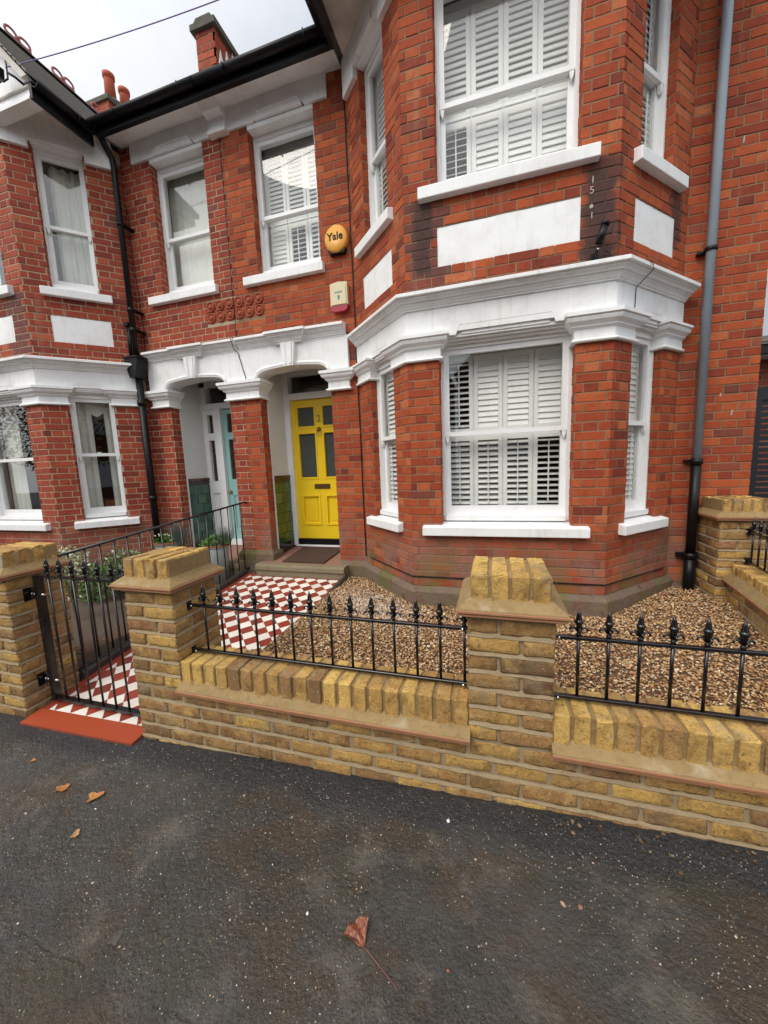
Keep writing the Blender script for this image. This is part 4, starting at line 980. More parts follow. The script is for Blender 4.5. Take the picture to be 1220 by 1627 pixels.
# neighbour's door: white framed sidelight and duck-egg door
fr = MB(); n0, n1 = -4.10, -3.16
frame_door(fr, -4.10, -3.83, .44, 2.42, [(-4.02, -3.92, 2.08, 2.345), (-4.02, -3.92, 1.38, 1.98), (-4.03, -3.91, .62, 1.20)], -.06, .03)
fbox(fr, DF, -4.03, -3.91, -.05, .0, .62, 1.20); fbox(fr, DF, -4.005, -3.935, .0, .012, .66, 1.16)
fbox(fr, DF, -3.85, -3.775, -.07, .05, .44, 2.42); fbox(fr, DF, -4.10, -3.16, -.08, .055, 2.42, 2.50); fbox(fr, DF, -4.10, -4.01, -.08, .04, 2.50, 2.80); fbox(fr, DF, -4.10, -3.16, -.08, .04, 2.74, 3.0)
nfm = fr.build('door_frame', M['gloss'], neigh)
k = MB(); fbox(k, DF, -4.01, -3.16, -.04, -.034, 2.50, 2.74); k.build('fanlight', M['glassr'], nfm)
k = MB(); fbox(k, DF, -4.02, -3.92, -.03, -.022, 1.38, 1.98); fbox(k, DF, -4.02, -3.92, -.03, -.022, 2.08, 2.345); k.build('sidelight', M['stained'], nfm)
k = MB(); fbox(k, DF, -4.10, -3.16, -.06, .05, .42, .50); k.build('threshold', M['gloss'], nfm)
dr = MB(); q = [(-3.70, -3.49, 2.08, 2.345), (-3.42, -3.22, 2.08, 2.345), (-3.70, -3.49, 1.40, 1.98), (-3.42, -3.22, 1.40, 1.98), (-3.69, -3.49, .66, 1.16), (-3.42, -3.23, .66, 1.16)]
frame_door(dr, -3.772, -3.16, .50, 2.415, q)
for h_ in q[4:]: fbox(dr, DF, h_[0], h_[1], -.04, -.015, h_[2], h_[3]); fbox(dr, DF, h_[0]+.03, h_[1]-.03, -.015, -.004, h_[2]+.03, h_[3]-.03)
ndoor = dr.build('door', M['teal'], neigh)
for h_ in q[:4]: k = MB(); fbox(k, DF, h_[0], h_[1], -.03, -.022, h_[2], h_[3]); k.build('door_glass', M['stained'], ndoor)
k = MB(); k.lathe([(.0, 0), (.022, 0), (.026, .02), (.018, .045), (0, .05)], 0, 0, 0, 12, None, lambda x, y, z: DF(-3.735+x, z, 1.22+y)); k.build('handle', M['brass'], ndoor)

# rosette tiles in the wall, half on each house
for hs, i0, i1 in ((neigh, 0, 3), (house, 3, 6)):
    k = MB(); w_ = (ros[1]-ros[0])/6; h_ = (ros[3]-ros[2])/2
    fbox(k, MW, ros[0]+w_*i0, ros[0]+w_*i1, -.03, .0, ros[2], ros[3])
    for r in range(2):
        for i in range(i0, i1):
            cx, cz = ros[0]+w_*(i+.5), ros[2]+h_*(r+.5); f0 = lambda x, y, z: MW(cx+x, z, cz+y)
            k.prism([(cx-w_/2+.004, cz-h_/2+.004), (cx+w_/2-.004, cz-h_/2+.004), (cx+w_/2-.004, cz+h_/2-.004), (cx-w_/2+.004, cz+h_/2-.004)], -.005, .004, MW)
            k.lathe([(.060, .002), (.060, .016), (.052, .022), (.044, .016), (.040, .008), (.034, .008), (.030, .018), (.016, .026), (.002, .028)], 0, 0, 0, 18, None, f0)
    k.build('rosette_panel', M['terracotta'], hs)

# ---- shells of the houses (keep rooms dark)
for hs, xa, xb in ((neigh, -8.6, -2.97), (house, -2.95, 2.185)):
    s_ = MB(); bxs = [(-7.7, -4.45) if hs is neigh else (-1.40, 1.58)]
    s_.box(xa, xa+.1, WY+.23, 8.5, .0, 5.6); s_.box(xb-.1, xb, WY+.235, 8.5, .0, 5.6); s_.box(xa, xb, 8.4, 8.5, 0, 5.6)
    s_.box(xa+.1, xb-.1, WY+.0 if 0 else WY+.23, 8.4, 2.85, 3.05); s_.box(xa+.1, xb-.1, WY+.24, 8.4, 5.45, 5.55); s_.box(xa+.1, xb-.1, DY+.12, 8.4, .3, .4)
    pxa, pxb = (LO[0]-.06, LO[1]+.06) if hs is neigh else (RO[0]-.06, RO[1]+.06)
    s_.box(pxa-.06, pxa-.001, WY+.02, 8.4, .0, 2.85); s_.box(pxb+.001, pxb+.06, WY+.22, 8.4, .0, 2.85)
    if hs is house: s_.box(-1.50, -1.40, WY+.02, 6.0, 3.05, 5.45)
    else: s_.box(-4.50, -4.42, WY+.02, 6.0, 3.05, 5.45)
    s_.build('room_walls', M['room'], hs)
s_ = MB(); s_.box(2.10, 2.188, WY+.221, 8.5, 0, 8.2); s_.build('side_wall', M['mortar'], house)
# upper left wall of neighbour beyond its bay and infill beneath frieze
mb, mm = MB(), MB(); bricks(mb, mm, MW, -8.6, -7.5, .1, 5.5, [], thick=.2); fbox(mm, MW, -7.6, -4.5, -.2, -.12, 5.3, 5.6)
mb.build('wall_brickwork', M['redn'], neigh); mm.build('wall_mortar', M['mortarn'], neigh)
# efflorescence marks on the dark bricks
text_mesh('5', .07, FF, W_ := 1.425, .0075, 3.47, M['chalk'], 'white_mark', house, 0, .0005)
for (s_0, z_0, w_, h_) in ((1.430, 3.545, .008, .030), (1.425, 3.36, .022, .018), (1.430, 3.30, .006, .03)):
    k = MB(); n = 8; pts = [(s_0+w_*.7*math.cos(2*math.pi*i/n)*random.uniform(.6, 1.1), z_0+h_*math.sin(2*math.pi*i/n)*random.uniform(.6, 1.1)) for i in range(n)]
    k.prism(pts, 0, .008, FF); k.build('white_mark', M['chalk'], house)
for (x_, z_) in ((1.93, 2.02), (2.02, 1.86), (1.96, 4.02)):
    k = MB(); w_ = random.uniform(.003, .008); h_ = random.uniform(.012, .035)
    k.prism([(x_-w_, z_-h_), (x_+w_*.6, z_-h_*.8), (x_+w_, z_+h_), (x_-w_*.5, z_+h_*.9)], 0, .0075, MW)
    k.build('white_mark', M['chalk'], house)
# ventilator / sofa inside the neighbour's window
k = MB(); k.box(-6.6, -5.1, 3.95, 4.5, .6, 1.12); k.tube([(-6.6, 4.0, 1.10), (-5.1, 4.0, 1.10)], .10, 10); o = k.build('sofa', M['sofa'], origin=(-5.75, 4.4, .6)); tag(o, 'dark red sofa seen through the neighbour house bay window', 'sofa')

# ================================================================== PIPES AND CABLES
p = empty('downpipe', (-4.41, 3.93, 0), 'black downpipe with hopper head at the junction of the two brick houses', 'drainpipe')
k = MB(); px, py = -4.412, 3.90
k.tube([(px-.005, py-.13, 5.50), (px-.005, py-.09, 5.43), (px, py-.01, 5.33), (px, py, 5.24), (px, py, 2.94)], .034, 12); k.build('upper_pipe', M['black'], p)
k = MB(); k.tube([(px, py, 2.86), (px, py, .25)], .042, 12)
for z in (2.45, 1.2): k.tube([(px, py, z-.03), (px, py, z+.03)], .052, 12)
k.build('lower_pipe', M['black'], p)
k = MB(); k.prism([(px-.105, 3.00), (px+.105, 3.00), (px+.100, 2.95), (px+.046, 2.76), (px-.046, 2.76), (px-.100, 2.95)], -(py+.07), -(py-.09), Frame(0, 0, 1, 0)); k.box(px-.115, px+.115, py-.105, py+.075, 3.0, 3.018); k.build('hopper', M['black'], p)
k = MB()
for x in (-.055, -.028): k.tube([(px+x-.02, py-.02, 3.42), (px+x-.02, py-.02, 3.01)], .012, 8)
k.box(px-.095, px-.03, py-.045, py+.06, 3.41, 3.45); k.build('overflow_pipe', M['black'], p)
for z in (4.6, 3.6, 3.36):
    k = MB(); k.tube([(px, py, z-.025), (px, py, z+.025)], .041, 12); k.box(px-.01, px+.05, py, WY, z-.008, z+.008); k.build('pipe_bracket', M['black'], p)
p = empty('downpipe', (1.77, 3.98, .2), 'tall downpipe right of the bay, pale grey above and black below', 'drainpipe')
px, py = 1.755, 3.975
k = MB(); k.tube([(px+.01, py, 8.2), (px, py, 1.47)], .034, 14); k.build('grey_pipe', M['greypipe'], p)
k = MB(); k.tube([(px, py, 1.44), (px, py, .58)], .038, 14); k.tube([(px, py, 1.42), (px, py, 1.47)], .047, 14); k.build('black_pipe', M['black'], p)
k = MB(); k.tube([(px, py, .56), (px, py, .22)], .044, 14); k.tube([(px, py, .56), (px, py, .61)], .054, 14); k.box(px-.09, px+.09, py+.03, py+.07, .56, .60); k.build('pipe_shoe', M['black'], p)
for z in (3.20, 1.455):
    k = MB(); k.tube([(px, py, z-.014), (px, py, z+.014)], .045, 14); k.box(px-.075, px+.03, py+.03, py+.07, z-.012, z+.008); k.build('pipe_bracket', M['black'], p)
def cable(pts, r, mat, label, name='cable', cat='cable', group=None, wob=0):
    mb = MB(); P = []
    for i in range(len(pts)-1):
        n = 14 if wob else 1
        for j in range(n): t = j/n; P.append(tuple(u*(1-t)+v*t+(random.uniform(-wob, wob) if q < 1 else 0) for q, (u, v) in enumerate(zip(pts[i], pts[i+1]))))
    P.append(pts[-1]); mb.tube(P, r, 6); lo_ = min(P, key=lambda v: v[2])
    return tag(mb.build(name, M[mat], origin=lo_), label, cat, group)
cable([(-1.455, WY-.012, 5.60), (-1.445, WY-.012, 3.0), (-1.44, WY-.012, .46)], .006, 'black', 'thin black cable running down the brick wall beside the alarm boxes', wob=.003)
cable([(-2.985, WY-.012, 5.30), (-2.98, WY-.012, 3.09), (-2.96, EY-.13, 3.07), (-2.955, EY-.10, 2.965), (-2.94, EY-.04, 2.93), (-2.86, EY-.04, 2.62)], .0045, 'black', 'thin grey cable crossing the porch cornice between the two front doors', wob=.002)
cable([(-4.44, WY-.012, 4.9), (-4.43, WY-.012, 4.2), (-4.39, WY-.012, 3.4), (-4.41, WY-.012, 3.0)], .004, 'black', 'thin dark cable on the neighbour wall just right of the black downpipe', wob=.004)
c45 = lambda s, d, z: FR(s, d, z)
cable([FL(.1, .014, .466), FL(CLN-.006, .014, .466), FF(.0, .016, .470), FF(1.605, .016, .470), FR(.01, .014, .470), FR(.93, .014, .458)], .0055, 'black', 'black cable clipped along the foot of the bay above its plinth')
cable([FF(1.52, .03, 3.03), FF(1.60, .05, 2.95), FR(.20, .145, 2.93), FR(.26, .13, 2.90), FR(.22, .03, 2.80), FR(.22, .026, 2.62)], .003, 'black', 'thin dark cable looping over the bay cornice below the black camera')
# overhead wires
def wire(p0, p1, sag, r, mat, label, group):
    pts = [tuple(p0[i]*(1-t)+p1[i]*t-(sag*4*t*(1-t) if i == 2 else 0) for i in range(3)) for t in np.linspace(0, 1, 24)]
    mb = MB(); mb.tube(pts, r, 6); return tag(mb.build('overhead_wire', M[mat], origin=p1), label, 'wire', group)

# ================================================================== WALL FITTINGS
al = empty('alarm_box', (-1.575, 4.05, 3.94), 'round yellow alarm box lettered Yale on the brick wall', 'alarm box', 'alarm boxes on the wall')
ax_, az_ = -1.60, 3.945
k = MB(); k.lathe([(.135, .0), (.138, .035), (.134, .060), (.118, .074), (.0, .078)], 0, 0, 0, 36, None, lambda x, y, z: MW(ax_+x*.97, z, az_+y*1.02)); k.build('cover', M['alarm'], al)
k = MB(); k.prism([(ax_-.085, az_-.142), (ax_+.085, az_-.142), (ax_+.105, az_-.10), (ax_-.105, az_-.10)], .0, .055, MW); k.build('sounder', M['ink'], al)
text_mesh('Yale', .105, MW, ax_-.004, .079, az_+.012, M['ink'], 'lettering', al, .0016, .0012)
al = empty('alarm_box', (-1.60, 4.05, 3.36), 'cream rectangular alarm box with red base below the round yellow one', 'alarm box', 'alarm boxes on the wall')
bx_, bz_ = -1.60, 3.365
k = MB(); k.prism([(bx_-.100, bz_-.09), (bx_+.100, bz_-.09), (bx_+.100, bz_+.135), (bx_, bz_+.150), (bx_-.100, bz_+.135)], 0, .06, MW)
k.prism([(bx_-.085, bz_-.085), (bx_+.085, bz_-.085), (bx_+.085, bz_+.115), (bx_-.085, bz_+.115)], .06, .068, MW); k.build('cover', M['cream'], al)
k = MB(); k.prism([(bx_-.098, bz_-.092), (bx_-.092, bz_-.135), (bx_-.06, bz_-.155), (bx_+.06, bz_-.155), (bx_+.092, bz_-.135), (bx_+.098, bz_-.092)], .0, .062, MW); k.build('strobe', M['alred'], al)
k = MB(); k.prism([(bx_-.012, bz_-.02), (bx_, bz_-.045), (bx_+.014, bz_-.02), (bx_+.014, bz_+.008), (bx_-.012, bz_+.008)], .066, .0695, MW)
for i in range(5): k.prism([(bx_-.04+i*.018, bz_+.03), (bx_-.028+i*.018, bz_+.03), (bx_-.028+i*.018, bz_+.046+.006*(i % 2)), (bx_-.04+i*.018, bz_+.046)], .066, .0695, MW)
k.build('emblem', M['tealink'], al)
sc_ = empty('security_camera', tuple(FF(1.47, .0, 3.0)), 'small black bullet camera on the dark bricks above the bay cornice', 'camera')
k = MB(); k.tube([FF(1.465, .085, 3.06), FF(1.495, .095, 3.17)], .026, 12); k.tube([FF(1.497, .0955, 3.172), FF(1.503, .098, 3.19)], .030, 12); k.build('barrel', M['black'], sc_)
k = MB(); k.tube([FF(1.455, .0, 2.995), FF(1.455, .05, 3.0), FF(1.46, .07, 3.05)], .011, 8); fbox(k, FF, 1.43, 1.48, .0, .014, 2.965, 3.03); k.build('bracket', M['black'], sc_)
k = MB(); k.lathe([(.0, 0), (.007, 0), (.007, .006), (0, .006)], 0, 0, 0, 8, None, lambda x, y, z: FF(1.462+x, .075+z, 3.03+y)); k.build('screw', M['steel'], sc_)
# neighbour's floodlight on the gable, as dark bracket + head
GY = 3.17
sc_ = empty('floodlight', (-4.60, GY, 5.50), 'black floodlight on a curved arm on the white gable at top left', 'light')
GF = Frame(0, GY, 1, 0)
k = MB(); k.tube([GF(-4.60, .0, 5.53), GF(-4.64, .08, 5.57), GF(-4.69, .11, 5.60)], .012, 8); fbox(k, GF, -4.62, -4.58, -.02, .015, 5.49, 5.57); k.tube([GF(-4.69, .11, 5.59), GF(-4.69, .11, 5.70)], .007, 6)
k.tube([GF(-4.69, .11, 5.60), GF(-4.68, .12, 5.53), GF(-4.73, .13, 5.51), GF(-4.79, .13, 5.55)], .008, 8); k.build('arm', M['black'], sc_)
k = MB(); k.prism([(-4.86, 5.56), (-4.77, 5.57), (-4.76, 5.66), (-4.85, 5.69)], .09, .15, GF); k.build('lamp_head', M['black'], sc_)
wire((-4.72, GY-.10, 5.66), (-1.50, 3.42, 5.78), .05, .0045, 'purple', 'purple overhead wire from the white gable to the black gutter of the right bay', None)

# ================================================================== GARDEN WALLS (yellow stock brick)
def rough_brick(mb, F, x0, x1, z0, z1, d, amp=.004, r=.007, depth=.012, top=False):
    """one weathered brick face: grid with rounded, chipped arrises"""
    nx, nz = max(2, int((x1-x0)/.03)), 3
    cl = (min(1, max(0, random.gauss(.52, .25))), random.random(), (.55 if random.random() < .03 else 0), 1)
    dj = random.uniform(-.003, .003); n0 = len(mb.v)
    xs_ = [x0, x0+r]+[x0+r+(x1-x0-2*r)*i/nx for i in range(1, nx)]+[x1-r, x1]; zs_ = [z0, z0+r]+[z0+r+(z1-z0-2*r)*i/nz for i in range(1, nz)]+[z1-r, z1]
    X, Z = len(xs_), len(zs_)
    tilt = random.uniform(-.002, .002)
    for j in range(-1, Z+1):
        for i in range(-1, X+1):
            ii, jj = min(max(i, 0), X-1), min(max(j, 0), Z-1)
            edge = (ii in (0, X-1)) or (jj in (0, Z-1)); corner = (ii in (0, X-1)) and (jj in (0, Z-1))
            if i in (-1, X) or j in (-1, Z): dd = d-depth
            else: dd = d+dj+random.uniform(-amp, amp)*.5-(r*.55 if edge else 0)-(r*.3 if corner else 0)
            ex = random.uniform(-.0028, .0028) if edge else 0
            if edge and random.random() < .10: dd -= random.uniform(.002, .006)
            mb.v.append(F(xs_[ii]+ex, dd, zs_[jj]+ex+tilt*(ii/(X-1)-.5)*2))
    XX = X+2
    for j in range(Z+1):
        for i in range(X+1):
            q = n0+j*XX+i; mb.face((q, q+1, q+XX+1, q+XX), cl, True)
SC = .0828         # garden wall course
def stock_face(mb, F, s0, s1, z0, z1, zbase, mo=None, off=0, bond='flem', joint=.0165):
    k0 = math.floor((z0-zbase)/SC); k = k0
    while zbase+k*SC < z1-.02:
        za = zbase+k*SC+joint/2; zb = min(z1, zbase+(k+1)*SC-joint/2); 
        if bond == 'pier':           # stretcher+header alternating sides
            w = s1-s0; sp = w*.635; cuts = [s0, s0+sp, s1] if (k+off) % 2 == 0 else [s0, s1-sp, s1]
        elif bond == 'end':
            cuts = [s0, s1]
        else:
            cuts = []; q = s0-.24+((k+off) % 2)*.115+.03*random.random()
            q0 = s0-.228+((k+off) % 2)*.114
            cuts = [s0]; q = q0
            while q < s1-.04:
                q += .228
                if s0+.04 < q < s1-.04: cuts.append(q)
            cuts.append(s1)
        if mo is not None and zbase+(k+1)*SC < z1-.005 and zbase+(k+1)*SC > -.2:
            zj = zbase+(k+1)*SC; n_ = max(2, int((s1-s0)/.035)); n0 = len(mo.v)
            for i in range(n_+1):
                x = s0+(s1-s0)*i/n_; w1_, w2_, w3_ = random.uniform(-.0015, .0015), random.uniform(-.0025, .0025), random.uniform(-.0015, .0025)
                mo.v += [F(x, -.008, zj+joint/2+.004), F(x, -.004, zj+joint/2+w1_), F(x, .0045+w3_, zj-joint/2+w2_), F(x, .003+w3_, zj-joint/2-.004+w2_), F(x, -.008, zj-joint/2-.004)]
            for i in range(n_):
                for q in range(4): a0 = n0+i*5+q; mo.face((a0, a0+5, a0+6, a0+1))
        for i in range(len(cuts)-1):
            a_ = cuts[i]+(joint/2 if i else 0); b_ = cuts[i+1]-(joint/2 if i < len(cuts)-2 else 0)
            if za > -.2 and b_-a_ > .03 and zb-za > .02: rough_brick(mb, F, a_, b_, max(za, z0), zb, .0030, .0055)
        k += 1
def soldier(mb, F, s0, s1, z0, z1, d0, d1, n, vert=True):
    """brick-on-edge: n bricks side by side, each a rounded block spanning d0..d1"""
    w = (s1-s0)/n
    for i in range(n):
        a_, b_ = s0+w*i+.0085+random.uniform(-.002, .002), s0+w*(i+1)-.0085+random.uniform(-.002, .002)
        zt = z1+random.uniform(-.003, .003); dd = d1+random.uniform(-.004, .004)
        cl = (min(.97, max(0, random.gauss(.74, .20))), random.random(), (.3 if random.random() < .04 else 0), 1)
        n0 = len(mb.v); r = .006
        xs_ = [a_, a_+r*.6, (a_+b_)/2, b_-r*.6, b_]
        ring = [(dd, z0), (dd, (z0+zt)/2), (dd, zt-r), (dd-r*.35, zt-r*.3), (dd-r, zt), (d0+(dd-d0)*.66, zt), (d0+(dd-d0)*.33, zt), (d0+r, zt), (d0, zt-r), (d0, z0)]
        for ii, x in enumerate(xs_):
            sh = .0045 if ii in (0, 4) else 0
            for (q, z) in ring:
                mb.v.append(F(x+random.uniform(-.0018, .0018), q+random.uniform(-.0032, .0032)-sh*(1 if q > (d0+d1)/2 else -1), z+random.uniform(-.003, .003)-(sh if z > zt-.02 else 0)))
        K = len(ring)
        for ii in range(4):
            for j in range(K-1): q = n0+ii*K+j; mb.face((q, q+1, q+K+1, q+K), cl, False)
        mb.face(tuple(n0+j for j in range(K)), cl); mb.face(tuple(n0+4*K+j for j in range(K))[::-1], cl)
def creasing(mbt, mbf, path, z, out=.045, hh=.078):
    """two thin tile courses with a sloped mortar fillet above"""
    mbt.sweep(path, [(-.06, z), (out-.004, z), (out, z+.003), (out, z+.012), (out-.006, z+.014), (-.06, z+.014)])
    mbt.sweep(path, [(-.06, z+.016), (out+.004, z+.016), (out+.008, z+.019), (out+.008, z+.027), (out+.002, z+.030), (-.06, z+.030)])
    mbf.sweep(path, [(-.06, z+.0145), (out-.012, z+.0142), (out-.012, z+.0155), (-.06, z+.0155)])
    mbf.sweep(path, [(-.06, z+.030), (out+.004, z+.0305), (out+.002, z+.035), (.0, z+hh), (-.012, z+hh+.01), (-.06, z+hh+.01)])
def sq(x0, x1, y0, y1): return [((x0+x1)/2, y0), (x1, y0), (x1, y1), (x0, y1), (x0, y0), ((x0+x1)/2-.0001, y0)]
def pier(parent, x0, x1, y0, y1, ztop=.875, zbase=.287, zlow=-.25, n=4, name='pier', solid_axis='x', zfront=None):
    """square brick pier with creasing, fillet and brick-on-edge cap"""
    mb, mm, mt, mf = MB(), MB(), MB(), MB()
    off = random.randint(0, 1)
    F1 = Frame(x0, y0, 1, 0); F2 = Frame(x1, y0, 0, 1); F3 = Frame(x1, y1, -1, 0); F4 = Frame(x0, y1, 0, -1)
    for F, w, o_ in ((F1, x1-x0, 0), (F2, y1-y0, 1), (F3, x1-x0, 0), (F4, y1-y0, 1)): 
        if zfront is None: stock_face(mb, F, 0, w, zlow, ztop, zbase, mm, off=off+o_, bond='pier')
        else:
            stock_face(mb, F, 0, w, zfront, ztop, zbase, mm, off=off+o_, bond='pier')
            if F is not F1: stock_face(mb, F, .02 if F is F2 else 0, w-(.02 if F is F4 else 0), zlow, zfront, zbase, mm, off=off+o_, bond='pier')
    mm.box(x0+.002, x1-.002, y0+.006, y1-.002, zlow, ztop)
    creasing(mt, mf, sq(x0, x1, y0, y1), ztop, .040, .066)
    o = mb.build(name, M['stock'], parent)
    mm.build('mortar', M['mortars'], o); mt.build('creasing_tiles', M['creasing'], o)
    zc = ztop+.075
    mf.box(x0+.010, x1-.010, y0+.009, y1-.012, ztop+.03, zc+.088)
    mf.build('fillet', M['fillet'], o)
    cb = MB()
    if solid_axis == 'x': soldier(cb, Frame(0, 0, 1, 0), x0+.006, x1-.006, zc-.02, zc+.098, -(y0+(y1-y0)*.66), -(y0+.001), n); soldier(cb, Frame(0, 0, 1, 0), x0+.006, x1-.006, zc-.02, zc+.098, -(y1-.008), -(y0+(y1-y0)*.66+.012), n)
    else: soldier(cb, Frame(0, 0, 0, 1), y0+.006, y1-.006, zc-.01, zc+.105, x0+.008, x1-.008, n)
    cb.build('cap_bricks', M['stock'], o)
    return o
GW = empty('garden_wall', (-.4, 1.65, 0), 'low yellow stock brick front wall with two capped piers facing the pavement', 'wall', 'yellow brick walls')
Y0 = 1.548; TH = .215; YB = Y0+TH
pier(GW, -2.045, -1.70, Y0-.002, Y0+.33, n=4, zfront=.287)
pier(GW, -.100, .243, Y0-.002, Y0+.33, n=4, zfront=.287)
def wall_run(parent, xa, xb, n_s, front=True):
    mb, mm, mt, mf, cb = MB(), MB(), MB(), MB(), MB()
    F = Frame(xa, Y0, 1, 0); (stock_face(mb, F, 0, xb-xa, -.25, .287, .287-SC*8, mm, off=random.randint(0, 1)) if front else None)
    FB = Frame(xb, YB, -1, 0); stock_face(mb, FB, 0, xb-xa, -.1, .287, .287-SC*8, mm)
    mm.box(xa-.01, xb+.01, Y0+.004, YB-.002, -.3, .287)
    creasing(mt, mf, [(xa, Y0), (xb, Y0)], .280, .038, .060); creasing(mt, mf, [(xb, YB), (xa, YB)], .280, .038, .060)
    mm.box(xa, xb, Y0+.02, YB-.02, .280, .36)
    mf.box(xa, xb, Y0+.010, YB-.012, .33, .458)
    soldier(cb, Frame(0, 0, 1, 0), xa, xb, .338, .466, -(YB-.004), -(Y0+.000), n_s)
    o = mb.build('wall_panel', M['stock'], parent); mm.build('mortar', M['mortars'], o); mt.build('creasing_tiles', M['creasing'], o); mf.build('fillet', M['fillet'], o); cb.build('coping_bricks', M['stock'], o)
wall_run(GW, -1.705, -.095, 20, False); wall_run(GW, .238, 1.74, 19, False)
pier(GW, 1.70, 2.04, Y0-.002, Y0+.33, n=4, zfront=.287)
mb, mm = MB(), MB(); stock_face(mb, Frame(-2.045, Y0, 1, 0), 0, 4.085, -.25, .287, .287-SC*8, mm); mm.box(-2.044, 2.039, Y0+.002, Y0+.03, -.3, .286)
o = mb.build('wall_base', M['stock'], GW); mm.build('mortar', M['mortars'], o)
GP = empty('garden_wall', (-3.2, 1.7, 0), 'yellow stock brick gate pier with flat cap at the far left of the gate', 'wall', 'yellow brick walls')
pier(GP, -3.40, -3.055, Y0-.012, Y0+.33, n=4, solid_axis='y')
wall_run(GP, -5.6, -3.395, 27)
BW = empty('boundary_wall', (1.9, 3.2, .2), 'yellow brick boundary wall with a square pier beside the grey downpipe', 'wall', 'yellow brick walls')
pier(BW, 1.835, 2.19, 3.715, 4.04, ztop=.955, zbase=.287, zlow=.0, n=5, solid_axis='x')
# skewed wall from the pier to the street
SF = Frame(1.925, 3.72, -.16, -1)       # direction toward the street; outward is the left side
SF = Frame(1.925-.30, 1.85, .16*1.0, 1)  # left to right as seen from inside: from street to house
def side_wall():
    p0, p1 = (1.615, 1.88), (1.925, 3.72)
    L_ = math.hypot(p1[0]-p0[0], p1[1]-p0[1])
    F = Frame(p1[0], p1[1], p0[0]-p1[0], p0[1]-p1[1])       # outward normal = (dy,-dx): toward -x
    mb, mm, mt, mf, cb = MB(), MB(), MB(), MB(), MB()
    stock_face(mb, F, 0, L_, .0, .425, .425-SC*8, mm)
    fbox(mm, F, 0, L_, -.215, 0, .0, .425)
    P0, P1 = F.xy(0), F.xy(L_)
    creasing(mt, mf, [P0, P1], .425, .040)
    fbox(mf, F, 0, L_, -.21, -.03, .42, .565)
    soldier(cb, F, 0, L_, .485, .580, -.21, -.012, 24)
    o = mb.build('wall_panel', M['stock'], BW); mm.build('mortar', M['mortars'], o); mt.build('creasing_tiles', M['creasing'], o); mf.build('fillet', M['fillet'], o); cb.build('coping_bricks', M['stock'], o)
    return F, L_
SWF, SWL = side_wall()

# ================================================================== IRONWORK
def finial_mesh():
    mb = MB()
    mb.lathe([(.0072, 0), (.0072, .006), (.0105, .008), (.0105, .015), (.0065, .019), (.0068, .036), (.0095, .044), (.0150, .060), (.0172, .066), (.0172, .071), (.0135, .074), (.0125, .078), (.0085, .100), (.0012, .125)], 0, 0, 0, 8)
    for an in (0, math.pi/2, math.pi, 3*math.pi/2):                         # side scrolls
        c_, s_ = math.cos(an), math.sin(an); kk = 1.0 if abs(c_) > .5 else .75
        pts = [(r_*c_*kk, r_*s_*kk, z_) for r_, z_ in ((.006, .026), (.014, .040), (.024, .043), (.033, .037), (.035, .028))]
        mb.tube(pts, .0060, 6, r2=.0040)
    return mb
FIN = finial_mesh().build('finial', M['iron']); FINM = FIN.data; bpy.data.objects.remove(FIN)
def bar_mesh(h_, r=.0068):
    mb = MB(); mb.tube([(0, 0, 0), (0, 0, h_)], r, 8); o = mb.build('bar', M['iron']); me = o.data; bpy.data.objects.remove(o); return me
def add_bar(parent, loc, me, fin_z=None, sc=1.0, rz=0):
    o = bpy.data.objects.new('bar', me); COL.objects.link(o); o.parent = parent; o.location = Vector(loc)-wpos(parent); WP[o.name] = Vector(loc)
    if fin_z is not None:
        f = bpy.data.objects.new('finial', FINM); COL.objects.link(f); f.parent = o; f.location = (0, 0, fin_z); f.scale = (sc, sc, sc); f.rotation_euler.z = rz+random.uniform(-.1, .1)
    return o
RY = 1.652
def railing(label, xa, xb, xs_):
    r = empty('iron_railing', ((xa+xb)/2, RY, .45), label, 'railing', 'black iron railings')
    for z0, z1 in ((.480, .494), (.752, .766)):
        k = MB(); k.box(xa, xb, RY-.0105, RY+.0105, z0, z1); o = k.build('rail', M['iron'], r)
        bv = o.modifiers.new('bev', 'BEVEL'); bv.width = .002; bv.segments = 1
    bm_ = bar_mesh(.273)
    for x in xs_: add_bar(r, (x, RY, .494), bm_, .270)
    for x, sg in ((xa, 1), (xb, -1)):
        for z in (.483, .759):
            k = MB(); k.box(min(x, x+sg*.006), max(x, x+sg*.006), RY-.016, RY+.016, z-.032, z+.022); k.lathe([(0, 0), (.0075, 0), (.0075, .006), (.004, .009), (0, .009)], 0, 0, 0, 8, None, lambda a_, b_, c_, x=x, sg=sg, z=z: (x+sg*(.006+c_), RY+.0+a_, z-.02+b_)); k.build('bracket', M['iron'], r)
            k = MB(); k.lathe([(0, 0), (.006, 0), (.006, .004), (0, .005)], 0, 0, 0, 8, None, lambda a_, b_, c_, x=x, sg=sg, z=z: (x+sg*.028+a_, RY-.0105-c_, z+b_)); k.build('bolt', M['steel'], r)
    return r
railing('low black iron railing with spear finials between the two front piers', -1.697, -.103, [-1.587+i*.1125 for i in range(14)])
railing('low black iron railing with spear finials right of the middle pier', .246, 1.697, [.352+i*.1135 for i in range(12)])
